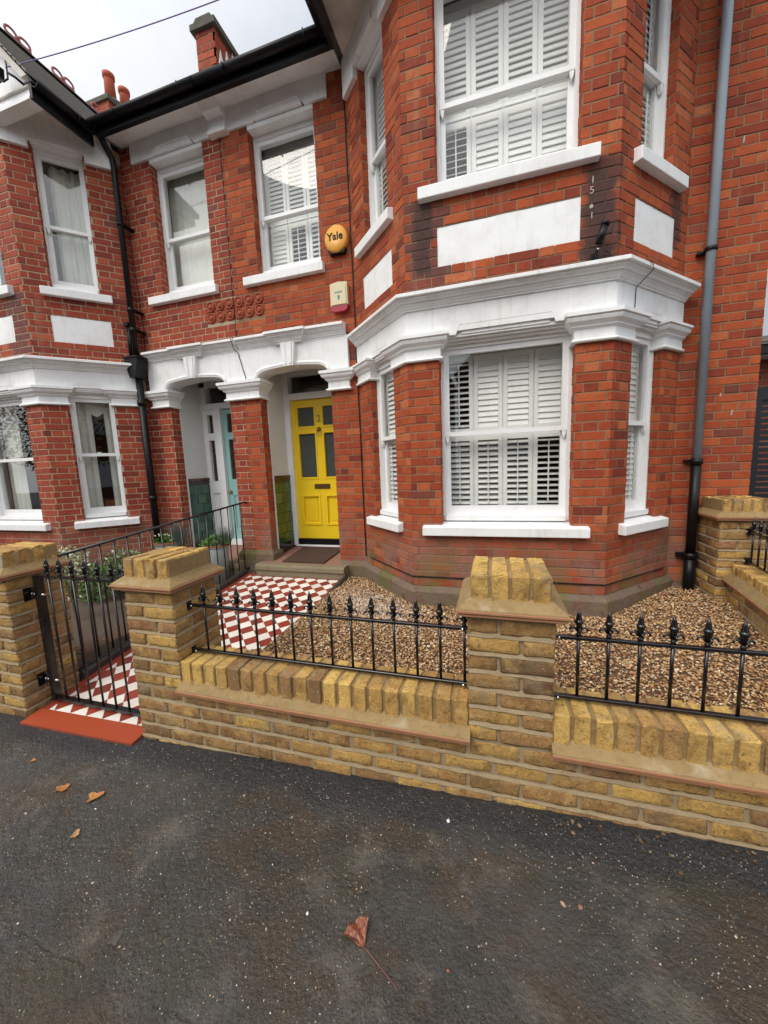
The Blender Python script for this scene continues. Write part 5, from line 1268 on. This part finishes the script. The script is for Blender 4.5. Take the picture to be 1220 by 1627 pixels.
# railing on the right boundary wall
r = empty('iron_railing', tuple(SWF(SWL*.5, -.11, .58)), 'black iron railing on the boundary wall at the right edge', 'railing', 'black iron railings')
for z0, z1 in ((.606, .620), (.856, .870)):
    k = MB(); fbox(k, SWF, .02, SWL, -.12, -.10, z0, z1); k.build('rail', M['iron'], r)
bm_ = bar_mesh(.25)
for i in range(15):
    p = SWF(.07+i*.113, -.11, .62); add_bar(r, p, bm_, .248, 1, math.pi/2)
k = MB()
for z in (.62, .865): fbox(k, SWF, .0, .03, -.13, -.09, z-.03, z+.025)
k.build('bracket', M['iron'], r)
k = MB()
for z in (.615, .86): k.lathe([(0, 0), (.008, 0), (.006, .006), (0, .007)], 0, 0, 0, 8, None, lambda a_, b_, c_, z=z: SWF(.015+a_, -.088+c_, z+b_))
k.build('bolt', M['steel'], r)

# gate
GYY = 1.668; gt = empty('iron_gate', (-2.5, GYY, -.02), 'black iron garden gate with spear tops in front of the chequered path', 'gate')
gx0, gx1 = -2.985, -2.075
k = MB(); k.box(gx0-.006, gx0+.036, GYY-.02, GYY+.02, -.035, .872); k.build('hinge_post', M['iron'], gt)
k = MB(); k.box(gx1-.006, gx1+.012, GYY-.016, GYY+.016, -.02, .872); k.build('latch_post', M['iron'], gt)
k = MB(); k.box(gx0+.036, gx1-.006, GYY-.013, GYY+.013, .860, .874); k.build('rail', M['iron'], gt)
k = MB(); k.box(gx0+.036, gx1-.006, GYY-.018, GYY+.018, -.032, -.012); k.build('rail', M['iron'], gt)
bm_ = bar_mesh(.872)
for i in range(7): add_bar(gt, (gx0+.118+i*.115, GYY, -.012), bm_, .884, 1.0)
for z in (.74, .12):
    k = MB(); k.box(-3.052, -3.046, GYY-.05, GYY+.05, z-.045, z+.045); k.box(-3.046, gx0-.006, GYY-.012, GYY+.012, z-.014, z+.014); k.tube([(gx0-.028, GYY, z-.03), (gx0-.028, GYY, z+.03)], .012, 10); k.build('hinge', M['iron'], gt)
    k = MB(); k.tube([(-3.03, GYY-.013, z), (-3.018, GYY-.013, z)], .010, 8); k.tube([(gx0+.036, GYY-.012, z), (gx0+.075, GYY-.012, z)], .0075, 8); k.tube([(gx0-.030, GYY-.014, z), (gx0-.006, GYY-.014, z)], .007, 8); k.build('hinge_pin', M['steel'], gt)
# sloping handrail of the neighbour's path
hr = empty('iron_railing', (-3.05, 3.0, .1), 'tall sloping black handrail dividing the two front paths', 'railing', 'black iron railings')
rx = -3.065
ztop = lambda y: .955+(y-1.9)*.0760; zbt = lambda y: .045+(y-1.9)*.098
k = MB(); k.tube([(rx, 1.86, ztop(1.86)), (rx, 4.00, ztop(4.0)), (rx, 4.04, ztop(4.04)-.004), (rx+.04, 4.055, ztop(4.04)-.01)], .011, 8); k.build('handrail', M['iron'], hr)
k = MB(); k.tube([(rx, 1.86, zbt(1.86)), (rx, 4.03, zbt(4.03))], .009, 8); k.build('rail', M['iron'], hr)
y = 1.93
while y < 4.03:
    k = MB(); k.tube([(rx, y, zbt(y)), (rx, y, ztop(y))], .0068, 8); k.build('bar', M['iron'], hr); y += .118

# ================================================================== SMALL THINGS IN THE GARDEN
k = MB(); mt_ = [(-2.50, 4.02), (-1.99, 4.02), (-1.90, 4.55), (-2.58, 4.55)]
def mz(y): return .352+(y-3.96)*.109+.003
mt_ = [(-2.54, 3.98), (-1.97, 3.98), (-1.93, 4.54), (-2.54, 4.54)]
n = 10; k = MB()
for j in range(n+1):
    for i in range(n+1):
        u, v = i/n, j/n; x = (mt_[0][0]*(1-u)+mt_[1][0]*u)*(1-v)+(mt_[3][0]*(1-u)+mt_[2][0]*u)*v; y = 3.98+.56*v
        k.v.append((x, y, mz(y)+.014+random.uniform(-.001, .001)))
for j in range(n):
    for i in range(n): q = j*(n+1)+i; k.face((q, q+1, q+n+2, q+n+1), None, True)
P = [0, n, (n+1)**2-1, (n+1)*n]; b0 = len(k.v); k.v += [(k.v[q][0], k.v[q][1], mz(k.v[q][1])-.001) for q in P]
for i in range(4): j = (i+1) % 4; k.face((P[i], P[j], b0+j, b0+i))
tag(k.build('doormat', M['coir'], origin=(-2.25, 4.25, .38)), 'dark brown doormat in the porch before the yellow door', 'doormat')

def leaves(mb, cx, cy, cz, rx_, ry_, rz_, n, size, cols, up=.4, flat=False):
    for _ in range(n):
        while True:
            p = np.array([random.uniform(-1, 1) for _ in range(3)])
            if p@p < 1 and random.random() < .35+.65*(p@p): break
        c0 = Vector((cx+p[0]*rx_, cy+p[1]*ry_, cz+p[2]*rz_)); s_ = size*random.uniform(.6, 1.25)
        d = Vector((p[0]+random.uniform(-.7, .7), p[1]+random.uniform(-.7, .7), p[2]*.6+up+random.uniform(-.5, .5))).normalized()
        sd = d.cross(Vector((random.uniform(-1, 1), random.uniform(-1, 1), random.uniform(-1, 1)))).normalized(); nn = d.cross(sd)
        cl = random.choice(cols); q = random.uniform(.7, 1.25); cl = tuple(v*q for v in cl)
        k0 = len(mb.v); w = s_*.32
        mb.v += [tuple(c0), tuple(c0+d*s_*.45+sd*w+nn*w*.25), tuple(c0+d*s_), tuple(c0+d*s_*.45-sd*w+nn*w*.25), tuple(c0+d*s_*.5)]
        mb.face((k0, k0+1, k0+4), cl, True); mb.face((k0+1, k0+2, k0+4), cl, True); mb.face((k0+2, k0+3, k0+4), cl, True); mb.face((k0+3, k0, k0+4), cl, True)
GRN = [(.05, .13, .025), (.08, .19, .03), (.13, .27, .045)]; VAR = [(.45, .46, .28), (.55, .55, .38), (.16, .24, .08), (.62, .60, .45)]
def planter(x, y, z, h_, r_, label):
    p = empty('planter', (x, y, z), label, 'planter', 'grey planters at the neighbour porch')
    k = MB(); k.lathe([(r_*.82, 0), (r_, h_*.93), (r_*1.0, h_*.95), (r_*1.08, h_*.955), (r_*1.08, h_), (r_*.98, h_), (r_*.95, h_-.04)], x, y, z, 24); k.build('pot', M['zinc'], p)
    k = MB(); k.lathe([(r_*.1, 0), (r_*.96, 0), (r_*.96, .006), (0, .008)], x, y, z+h_-.045, 24); k.build('soil', M['bed'], p)
    k = MB(); pts = [(x+r_*1.05*math.cos(t), y+r_*1.05*math.sin(t), z+h_+.0) for t in np.linspace(0, 2*math.pi, 25)]; k.tube(pts, .010, 8, cap=False); k.build('rim', M['terracotta'], p)
planter(-3.30, 3.75, .14, .47, .125, 'tall grey planter standing just behind the sloping handrail')
planter(-4.32, 3.98, .14, .44, .165, 'wide grey planter at the foot of the black downpipe')
k = MB(); leaves(k, -3.30, 3.75, .66, .16, .14, .07, 420, .035, GRN, .3); leaves(k, -3.42, 3.68, .60, .06, .06, .08, 120, .03, [(.16, .30, .05), (.10, .24, .04)])
tag(k.build('trailing_plant', M['leaf'], origin=(-3.30, 3.75, .6), fix=False), 'low green trailing plant in the tall grey planter', 'plant')
k = MB()
for i in range(220):
    t = random.uniform(0, 6.28); rr = random.uniform(0, .06); bx_, by_ = -3.22+rr*math.cos(t), 3.80+rr*math.sin(t); l_ = random.uniform(.12, .24); an = random.uniform(0, .7)
    ex, ey, ez = bx_+l_*math.sin(an)*math.cos(t), by_+l_*math.sin(an)*math.sin(t), .62+l_*math.cos(an)
    k.tube([(bx_, by_, .60), (ex, ey, ez)], .0018, 3, (.12, .16, .15), r2=.0006, cap=False)
tag(k.build('lavender', M['leaf'], origin=(-3.22, 3.80, .6), fix=False), 'wispy grey-green plant at the back of the tall grey planter', 'plant')
k = MB(); leaves(k, -4.34, 3.96, .63, .16, .14, .05, 300, .04, GRN+[(.2, .30, .05)], .3); leaves(k, -4.36, 3.9, .68, .10, .08, .02, 14, .03, [(.8, .8, .75)])
tag(k.build('bedding_plant', M['leaf'], origin=(-4.34, 3.96, .58), fix=False), 'green bedding plant with white flowers in the wide grey planter', 'plant')
k = MB()
for i in range(260):
    t = random.uniform(0, 6.28); rr = random.uniform(0, .05); bx_, by_ = -4.14+rr*math.cos(t), 4.0+rr*math.sin(t); l_ = random.uniform(.15, .32); an = random.uniform(0, .6)
    k.tube([(bx_, by_, .55), (bx_+l_*math.sin(an)*math.cos(t), by_+l_*math.sin(an)*math.sin(t), .57+l_*math.cos(an))], .003, 3, random.choice([(.10, .15, .14), (.16, .20, .18)]), r2=.0008, cap=False)
tag(k.build('grass_plant', M['leaf'], origin=(-4.14, 4.0, .5), fix=False), 'spiky blue-grey plant beside the wide grey planter', 'plant')
# variegated shrub behind the gate, low bedding row
k = MB()
for i in range(10):
    t = random.uniform(0, 6.28); top = (-3.93+.12*math.cos(t), 2.44+.12*math.sin(t), random.uniform(.55, .80)); k.tube([(-3.90, 2.45, .12), ((-3.9+top[0])/2+.02, 2.45, .42), top], .004, 5, (.14, .10, .06)); leaves(k, top[0], top[1], top[2], .06, .06, .07, 50, .034, VAR, .3)
leaves(k, -3.92, 2.45, .48, .11, .10, .20, 130, .034, VAR, .3)
tag(k.build('variegated_shrub', M['leaf'], origin=(-3.92, 2.45, .13), fix=False), 'cream and green variegated shrub behind the left gate pier', 'shrub')
for i, (x, y, rx_, h_, cols_, lb) in enumerate(((-4.28, 2.90, .22, .42, GRN, 'low green bushy plant right of the variegated shrub, behind the gate bars'),
        (-4.55, 3.50, .30, .46, GRN+[(.55, .55, .5)], 'low green plant with a few white flowers at the foot of the neighbour bay'),
        (-4.02, 3.10, .22, .36, [(.02, .05, .015), (.035, .075, .02), (.05, .10, .03)], 'dark green bushy plant behind the top rail of the gate'),
        (-4.72, 2.95, .20, .34, GRN, 'small green plant against the neighbour bay, behind the variegated shrub'))):
    k = MB(); leaves(k, x, y, .13+h_*.5, rx_, .14, h_*.5, 620, .042, cols_, .4)
    for q in range(8): t = random.uniform(0, 6.28); k.tube([(x, y, .12), (x+rx_*.6*math.cos(t), y+.08*math.sin(t), .12+h_*.7)], .004, 5, (.10, .08, .04))
    tag(k.build('bedding_plant', M['leaf'], origin=(x, y, .13), fix=False), lb, 'plant', 'low plants by the neighbour bay')
# dead leaves along the kerb
k = MB()
def leaf_poly(mb, x, y, z, L_, ang, cl, curl=.3, lobes=5, tiltx=0):
    """lobed autumn leaf with curled blade"""
    n = 22; c0 = len(mb.v); pts = []
    for i in range(n):
        t = 2*math.pi*i/n; r_ = L_*.5*(.72+.20*math.cos(lobes*t)+.12*math.cos(t))*random.uniform(.9, 1.1)
        u, v = r_*math.cos(t), r_*math.sin(t)*.85
        zz = z+curl*abs(v)*1.0+curl*.5*u*u/L_*2+random.uniform(0, .0015)
        pts.append((x+u*math.cos(ang)-v*math.sin(ang), y+u*math.sin(ang)+v*math.cos(ang), zz))
    mb.v.append((x, y, z+.001)); mb.v += pts
    for i in range(n): mb.face((c0, c0+1+i, c0+1+(i+1) % n), tuple(q*random.uniform(.85, 1.15) for q in cl), True)
BR = [(.16, .07, .035), (.24, .11, .05), (.10, .05, .03), (.45, .28, .18)]
for i in range(110): leaf_poly(k, -3.10-random.random()**2*.22, random.uniform(1.95, 3.9), .155+random.uniform(0, .02), random.uniform(.015, .04), random.uniform(0, 6.28), random.choice(BR), .4)
tag(k.build('leaf_litter', M['fallen'], fix=False), 'brown leaf litter along the black kerb below the handrail', 'leaf litter', None, 'stuff')
k = MB()
for i in range(46):
    x_ = random.choice([random.uniform(-2, 1.4), random.uniform(.25, 1.05)]); y_ = 1.53-abs(random.gauss(0, .07)); leaf_poly(k, x_, y_, gz(x_)+.002, random.uniform(.008, .024), random.uniform(0, 6.28), random.choice([(.16, .10, .05), (.24, .15, .08), (.08, .05, .03), (.30, .24, .14)]), .5)
for i in range(34):
    x_ = random.uniform(-1.5, 1.5); y_ = random.uniform(1.9, 3.1); leaf_poly(k, x_, y_, gh(x_, y_)+.010, random.uniform(.015, .035), random.uniform(0, 6.28), random.choice([(.20, .10, .05), (.30, .16, .07), (.14, .07, .04)]), .5)
tag(k.build('leaf_fragments', M['fallen'], fix=False), 'brown leaf fragments at the foot of the front wall and on the gravel', 'leaf litter', None, 'stuff')
k = MB()
for (x_, y_) in ((-1.95, 1.535), (-1.2, 1.54), (.62, 1.545), (.98, 1.45), (1.0, 1.50), (-.45, 1.54)): leaves(k, x_, y_, gz(x_)+.004, .035, .014, .008, 26, .010, [(.06, .10, .02), (.09, .13, .03)], .3)
tag(k.build('moss', M['leaf'], fix=False), 'tiny green moss tufts at the foot of the front wall', 'moss', None, 'stuff')
def gzz(x): return gz(x)+.001
lv = [(-.43, .955, .062, R_(60), (.36, .075, .035), 'large curled red-brown leaf with a long stalk near the camera'),
      (-2.12, 1.155, .075, R_(200), (.50, .20, .05), 'orange-brown leaf lying nearer the gate threshold'),
      (-1.90, 1.15, .085, R_(40), (.55, .25, .07), 'tan elongated leaf right of the orange-brown one'),
      (-1.78, .985, .050, R_(120), (.50, .30, .13), 'small pale tan leaf below the other two on the dirty asphalt'),
      (-2.53, 1.26, .040, R_(10), (.55, .25, .07), 'small orange leaf just in front of the red threshold'),
      (-1.23, .742, .055, R_(90), (.10, .09, .08), 'flattened grey leaf stuck to the pavement')]
for i, (x, y, L_, an, cl, lb) in enumerate(lv):
    k = MB()
    if i == 0:
        # fan-shaped curled blade: heap of folds narrowing to the stalk
        n, mrow = 18, 9; bx_, by_ = -.355, .905
        tip = Vector((-.399, .921)); dirv = Vector((-.058, .060)).normalized(); sv = Vector((dirv.y, -dirv.x))
        for j in range(mrow+1):
            v = j/mrow
            for ii in range(n+1):
                u = ii/n*2-1; wv = .004+.043*v**.8*(1+.05*math.sin(ii*2.3)); ln = .074*v*(1-.34*u*u*v+.05*math.sin(ii*1.1+.6)*v+random.uniform(-.03, .03)*v)
                p = tip+dirv*ln+sv*(u*wv); zz = gz(0)+.004+.016*v*abs(math.sin(u*3.1+v*2.1+.8))+.012*v*u*u+.010*v*v*math.sin(u*8+v*6)*.5+random.uniform(-.0018, .0018)
                k.v.append((p.x, p.y, zz+gz(p.x)))
        for j in range(mrow):
            for ii in range(n):
                q = j*(n+1)+ii; w_ = random.choice([(.30, .085, .04), (.22, .055, .03), (.38, .15, .05), (.15, .035, .025), (.42, .20, .12), (.26, .07, .035)])
                k.face((q, q+1, q+n+2, q+n+1), w_, True)
        o = k.build('fallen_leaf', M['fallen'], origin=(x, y, gz(x)), fix=False)
        s_ = MB(); s_.tube([(tip.x, tip.y, gz(tip.x)+.006), (-.380, .910, gz(-.38)+.012), (-.361, .900, gz(-.361)+.010), (-.323, .883, gz(-.323)+.004), (-.270, .854, gz(-.27)+.003)], .0012, 6, (.36, .13, .10), r2=.0010)
        s_.build('stalk', M['fallen'], o, fix=False)
    else:
        leaf_poly(k, x, y, gzz(x), L_, an, cl, .34 if i < 5 else .02, 3); o = k.build('fallen_leaf', M['fallen'], origin=(x, y, gz(x)), fix=False)
    tag(o, lb, 'leaf', 'fallen leaves on the pavement')

# ================================================================== STONES (gravel and pavement grit)
PHI = (1+5**.5)/2
ico_v = np.array([(-1, PHI, 0), (1, PHI, 0), (-1, -PHI, 0), (1, -PHI, 0), (0, -1, PHI), (0, 1, PHI), (0, -1, -PHI), (0, 1, -PHI), (PHI, 0, -1), (PHI, 0, 1), (-PHI, 0, -1), (-PHI, 0, 1)])/math.hypot(1, PHI)
ico_f = np.array([(0, 11, 5), (0, 5, 1), (0, 1, 7), (0, 7, 10), (0, 10, 11), (1, 5, 9), (5, 11, 4), (11, 10, 2), (10, 7, 6), (7, 1, 8), (3, 9, 4), (3, 4, 2), (3, 2, 6), (3, 6, 8), (3, 8, 9), (4, 9, 5), (2, 4, 11), (6, 2, 10), (8, 6, 7), (9, 8, 1)])
def stones(name, P, size, cols, mat, zsq=.55, smooth=True):
    n = len(P); S = size[:, None]*rng.uniform(.55, 1.25, (n, 3)); S[:, 2] *= zsq
    V = ico_v[None]*rng.uniform(.8, 1.15, (n, 12, 1))*S[:, None, :]
    al, be = rng.uniform(0, 6.28, n), rng.uniform(-.5, .5, n)
    c_, s_ = np.cos(be), np.sin(be); x, z = V[..., 0].copy(), V[..., 2].copy(); V[..., 0] = x*c_[:, None]-z*s_[:, None]; V[..., 2] = x*s_[:, None]+z*c_[:, None]
    c_, s_ = np.cos(al), np.sin(al); x, y = V[..., 0].copy(), V[..., 1].copy(); V[..., 0] = x*c_[:, None]-y*s_[:, None]; V[..., 1] = x*s_[:, None]+y*c_[:, None]
    V += P[:, None, :]; Fc = ico_f[None]+(np.arange(n)*12)[:, None, None]
    me = bpy.data.meshes.new(name); me.vertices.add(n*12); me.vertices.foreach_set('co', V.reshape(-1).astype(np.float32))
    nf = n*20; me.loops.add(nf*3); me.loops.foreach_set('vertex_index', Fc.reshape(-1).astype(np.int32))
    me.polygons.add(nf); me.polygons.foreach_set('loop_start', (np.arange(nf)*3).astype(np.int32)); me.polygons.foreach_set('use_smooth', np.full(nf, smooth))
    me.update(calc_edges=True)
    at = me.color_attributes.new('tint', 'FLOAT_COLOR', 'POINT'); ci = np.array(cols)[rng.integers(0, len(cols), n)]*rng.uniform(.75, 1.2, (n, 1))
    C_ = np.concatenate([np.repeat(ci, 12, 0), np.ones((n*12, 1))], 1); at.data.foreach_set('color', C_.reshape(-1).astype(np.float32))
    me.materials.append(M[mat]); o = bpy.data.objects.new(name, me); COL.objects.link(o); return o
NG = 30000
x = rng.uniform(-1.655, 1.92, NG*2); y = rng.uniform(1.76, 4.06, NG*2)
inb = (y > 3.29+np.maximum(0, -.72-x)) & (y > 3.29+np.maximum(0, x-.90)) & (y > 3.28) & (x > -1.46) & (x < 1.62)
sk = x > 1.615+(y-1.88)*.168+.0
keep = ~inb & ~sk & ~((x > 1.82) & (y > 3.70)) & ~((y < 1.88) & (((x > -.11) & (x < .25)) | (x < -1.69)))
x, y = x[keep][:NG], y[keep][:NG]
zz = np.array([gh(a_, b_) for a_, b_ in zip(x, y)])+rng.uniform(-.008, .008, len(x))
big_ = rng.uniform(0, 1, len(x)); size = np.where(big_ > .92, rng.uniform(.010, .014, len(x)), rng.uniform(.0055, .0105, len(x)))
GC = [(.52, .30, .13), (.40, .20, .08), (.60, .38, .18), (.32, .145, .06), (.68, .48, .28), (.48, .22, .10), (.78, .62, .40), (.28, .15, .07), (.60, .33, .13), (.72, .50, .27), (.42, .27, .14), (.82, .68, .46), (.55, .36, .17), (.50, .30, .13)]
tag(stones('gravel', np.stack([x, y, zz], 1), size, GC, 'stone'), 'brown and cream pea gravel filling the front garden', 'gravel', None, 'stuff')
# paler patch of shingle in front of the bay's left side
xp = rng.normal(-1.05, .28, 1600); yp = rng.normal(3.15, .16, 1600)+(xp+1.05)*-.5
kp = (yp < 3.27+np.maximum(0, -.75-xp)) & (xp > -1.64) & (yp > 2.3); xp, yp = xp[kp], yp[kp]
tag(stones('pale_gravel', np.stack([xp, yp, np.array([gh(a_, b_) for a_, b_ in zip(xp, yp)])+rng.uniform(.004, .010, len(xp))], 1), rng.uniform(.005, .010, len(xp)), [(.66, .56, .46), (.58, .46, .36), (.72, .66, .58), (.5, .36, .26)], 'stone'), 'paler pinkish gravel scattered at the left corner of the bay', 'gravel', None, 'stuff')
# grit on the pavement
n = 9500; x = rng.uniform(-4, 1.8, n); y = rng.uniform(.35, 1.52, n); w = rng.uniform(0, 1, n) < (.35+.65*(np.sin(x*2.1+1)*np.cos(y*3.7+x) > -.1)); x, y = x[w], y[w]
s_ = np.where(rng.uniform(0, 1, len(x)) > .97, rng.uniform(.0030, .0055, len(x)), rng.uniform(.0010, .0027, len(x)))
tag(stones('grit', np.stack([x, y, .033*x+s_*.3], 1), s_, [(.55, .52, .46), (.70, .68, .64), (.45, .36, .22), (.60, .50, .30), (.35, .30, .26), (.55, .34, .22)], 'stone'), 'scattered pale grit on the dark pavement', 'grit', None, 'stuff')
n = 26000; x = rng.uniform(-2.6, 1.9, n); y = .30+1.25*rng.uniform(0, 1, n)**1.3
kk = ((np.sin(x*1.7+.4)*np.cos(y*2.9-1+x*.6)+.5*np.sin(x*5.1+y*4.3)) > -.35) | (np.arange(n) % 3 == 0); kk &= y < 1.535; x, y = x[kk], y[kk]
s_ = rng.uniform(.0014, .0036, len(x))
tag(stones('aggregate', np.stack([x, y, .033*x-s_*.10], 1), s_, [(.030, .027, .024), (.048, .042, .036), (.070, .062, .052), (.022, .020, .018), (.042, .030, .019), (.10, .088, .07), (.014, .013, .012)], 'chip', .45), 'worn dark stone chippings in the asphalt surface', 'chippings', None, 'stuff')
# larger single pebbles
for (px_, py_, r_, cl, lb) in ((-.183, 1.405, .0095, (.70, .68, .66), 'round white pebble on the pavement by the front wall'),
        (.23, 1.19, .0115, (.55, .36, .24), 'pinkish oval pebble, left of a close pair on the pavement'), (.285, 1.195, .0105, (.35, .20, .13), 'brown oval pebble, right of a close pair on the pavement'),
        (.43, .83, .008, (.62, .28, .14), 'orange pebble alone on the pavement at lower right'), (-.13, .93, .006, (.62, .16, .08), 'small red pebble right of the large curled leaf')):
    o = stones('pebble', np.array([[px_, py_, gz(px_)+r_*.35]]), np.array([r_]), [cl], 'stone', .6)
    me = o.data; me.transform(Matrix.Translation((-px_, -py_, -gz(px_)))); o.location = (px_, py_, gz(px_)); tag(o, lb, 'pebble', 'single pebbles on the pavement')

# ================================================================== RIGHT EDGE: passage, side gate, house beyond
sg_ = empty('side_gate', (2.7, 5.0, .2), 'tall dark blue-grey slatted gate in the passage at the right edge', 'gate')
k = MB(); k.box(2.45, 2.75, 4.98, 5.08, .15, 2.05); k.box(2.45, 4.2, 4.98, 5.08, 2.05, 2.18); k.build('gate_frame', M['sidegate'], sg_)
k = MB()
for i in range(30): k.box(2.75, 4.2, 5.0, 5.02, .2+i*.062, .2+i*.062+.045)
k.build('slats', M['sidegate'], sg_)
fh = empty('brick_house', (6.0, 9.0, .2), 'dark brick house with slate roof beyond the side passage at right', 'house', 'terraced houses')
mb, mm = MB(), MB(); bricks(mb, mm, Frame(2.6, 7.0, 1, 0), 0, 5.0, .1, 2.9, thick=.3, dark=lambda s, z: .4); mb.build('wall_brickwork', M['redn'], fh); mm.build('wall_mortar', M['mortar'], fh)
k = MB(); k.box(2.5, 7.8, 6.65, 6.73, 2.86, 3.02); k.build('gutter', M['black'], fh)
k = MB(); k.box(2.5, 7.8, 6.73, 7.0, 2.84, 2.90); k.build('soffit', M['white'], fh)
k = MB()
for i in range(6):
    y0, z0 = 6.62+i*.16, 2.98+i*.055; k.box(2.5, 7.8, y0, y0+.2, z0, z0+.022)
k.build('roof', M['slate'], fh)

# ================================================================== ACROSS THE STREET (seen only as reflections)
op = empty('brick_house', (-2, -15, 0), 'terrace house across the street, mirrored faintly in the window panes', 'house', 'terraced houses')
mb = MB(); mm = MB()
for cx in (-29, -23, -17, -11, -5, 1, 7):
    mm.box(cx-2.7, cx+2.7, -18, -13, -.3, 6.0); mm.box(cx-1.4, cx+1.2, -13, -12.2, -.3, 6.2)
mm.build('wall', M['redn'], op)
k = MB(); F0 = Frame(0, 0, 1, 0)
for cx in (-29, -23, -17, -11, -5, 1, 7): k.prism([(cx-2.9, 6.0), (cx+2.9, 6.0), (cx, 9.0)], 13.05, 18, F0); k.prism([(cx-1.7, 6.2), (cx+1.5, 6.2), (cx-.1, 8.0)], 12.0, 13.4, F0)
k.build('roof', M['slate'], op)
k = MB()
for cx in (-29, -23, -17, -11, -5, 1, 7):
    for z in (.9, 3.8): k.box(cx-1.1, cx+.9, -12.2, -12.15, z, z+1.5)
k.build('window', M['gloss'], op)
for (tx, ty, lb) in ((2.9, -8.2, 'autumn street tree across the road, mirrored in the cant window of the neighbour bay'), (-22.0, -7.0, 'autumn street tree far along the road, mirrored in the front window of the neighbour bay')):
    tr = empty('street_tree', (tx, ty, -.1), lb, 'tree', 'street trees across the road')
    k = MB(); k.tube([(tx, ty, -.2), (tx+.05, ty, 1.5), (tx, ty+.1, 3.2), (tx+.1, ty, 5)], .16, 10, r2=.06)
    for i in range(7):
        t = i*.9; k.tube([(tx+.02, ty+.05, 2.2+i*.35), (tx+.02+1.2*math.cos(t), ty+.05+1.2*math.sin(t), 3.6+i*.4)], .05, 6, r2=.015)
    k.build('trunk', M['bark'], tr)
    k = MB(); leaves(k, tx, ty, 3.9, 2.3, 2.0, 2.1, 2600, .17, [(.30, .14, .03), (.22, .12, .03), (.12, .12, .03), (.40, .22, .05)], 0); k.build('crown', M['leaf'], tr, fix=False)
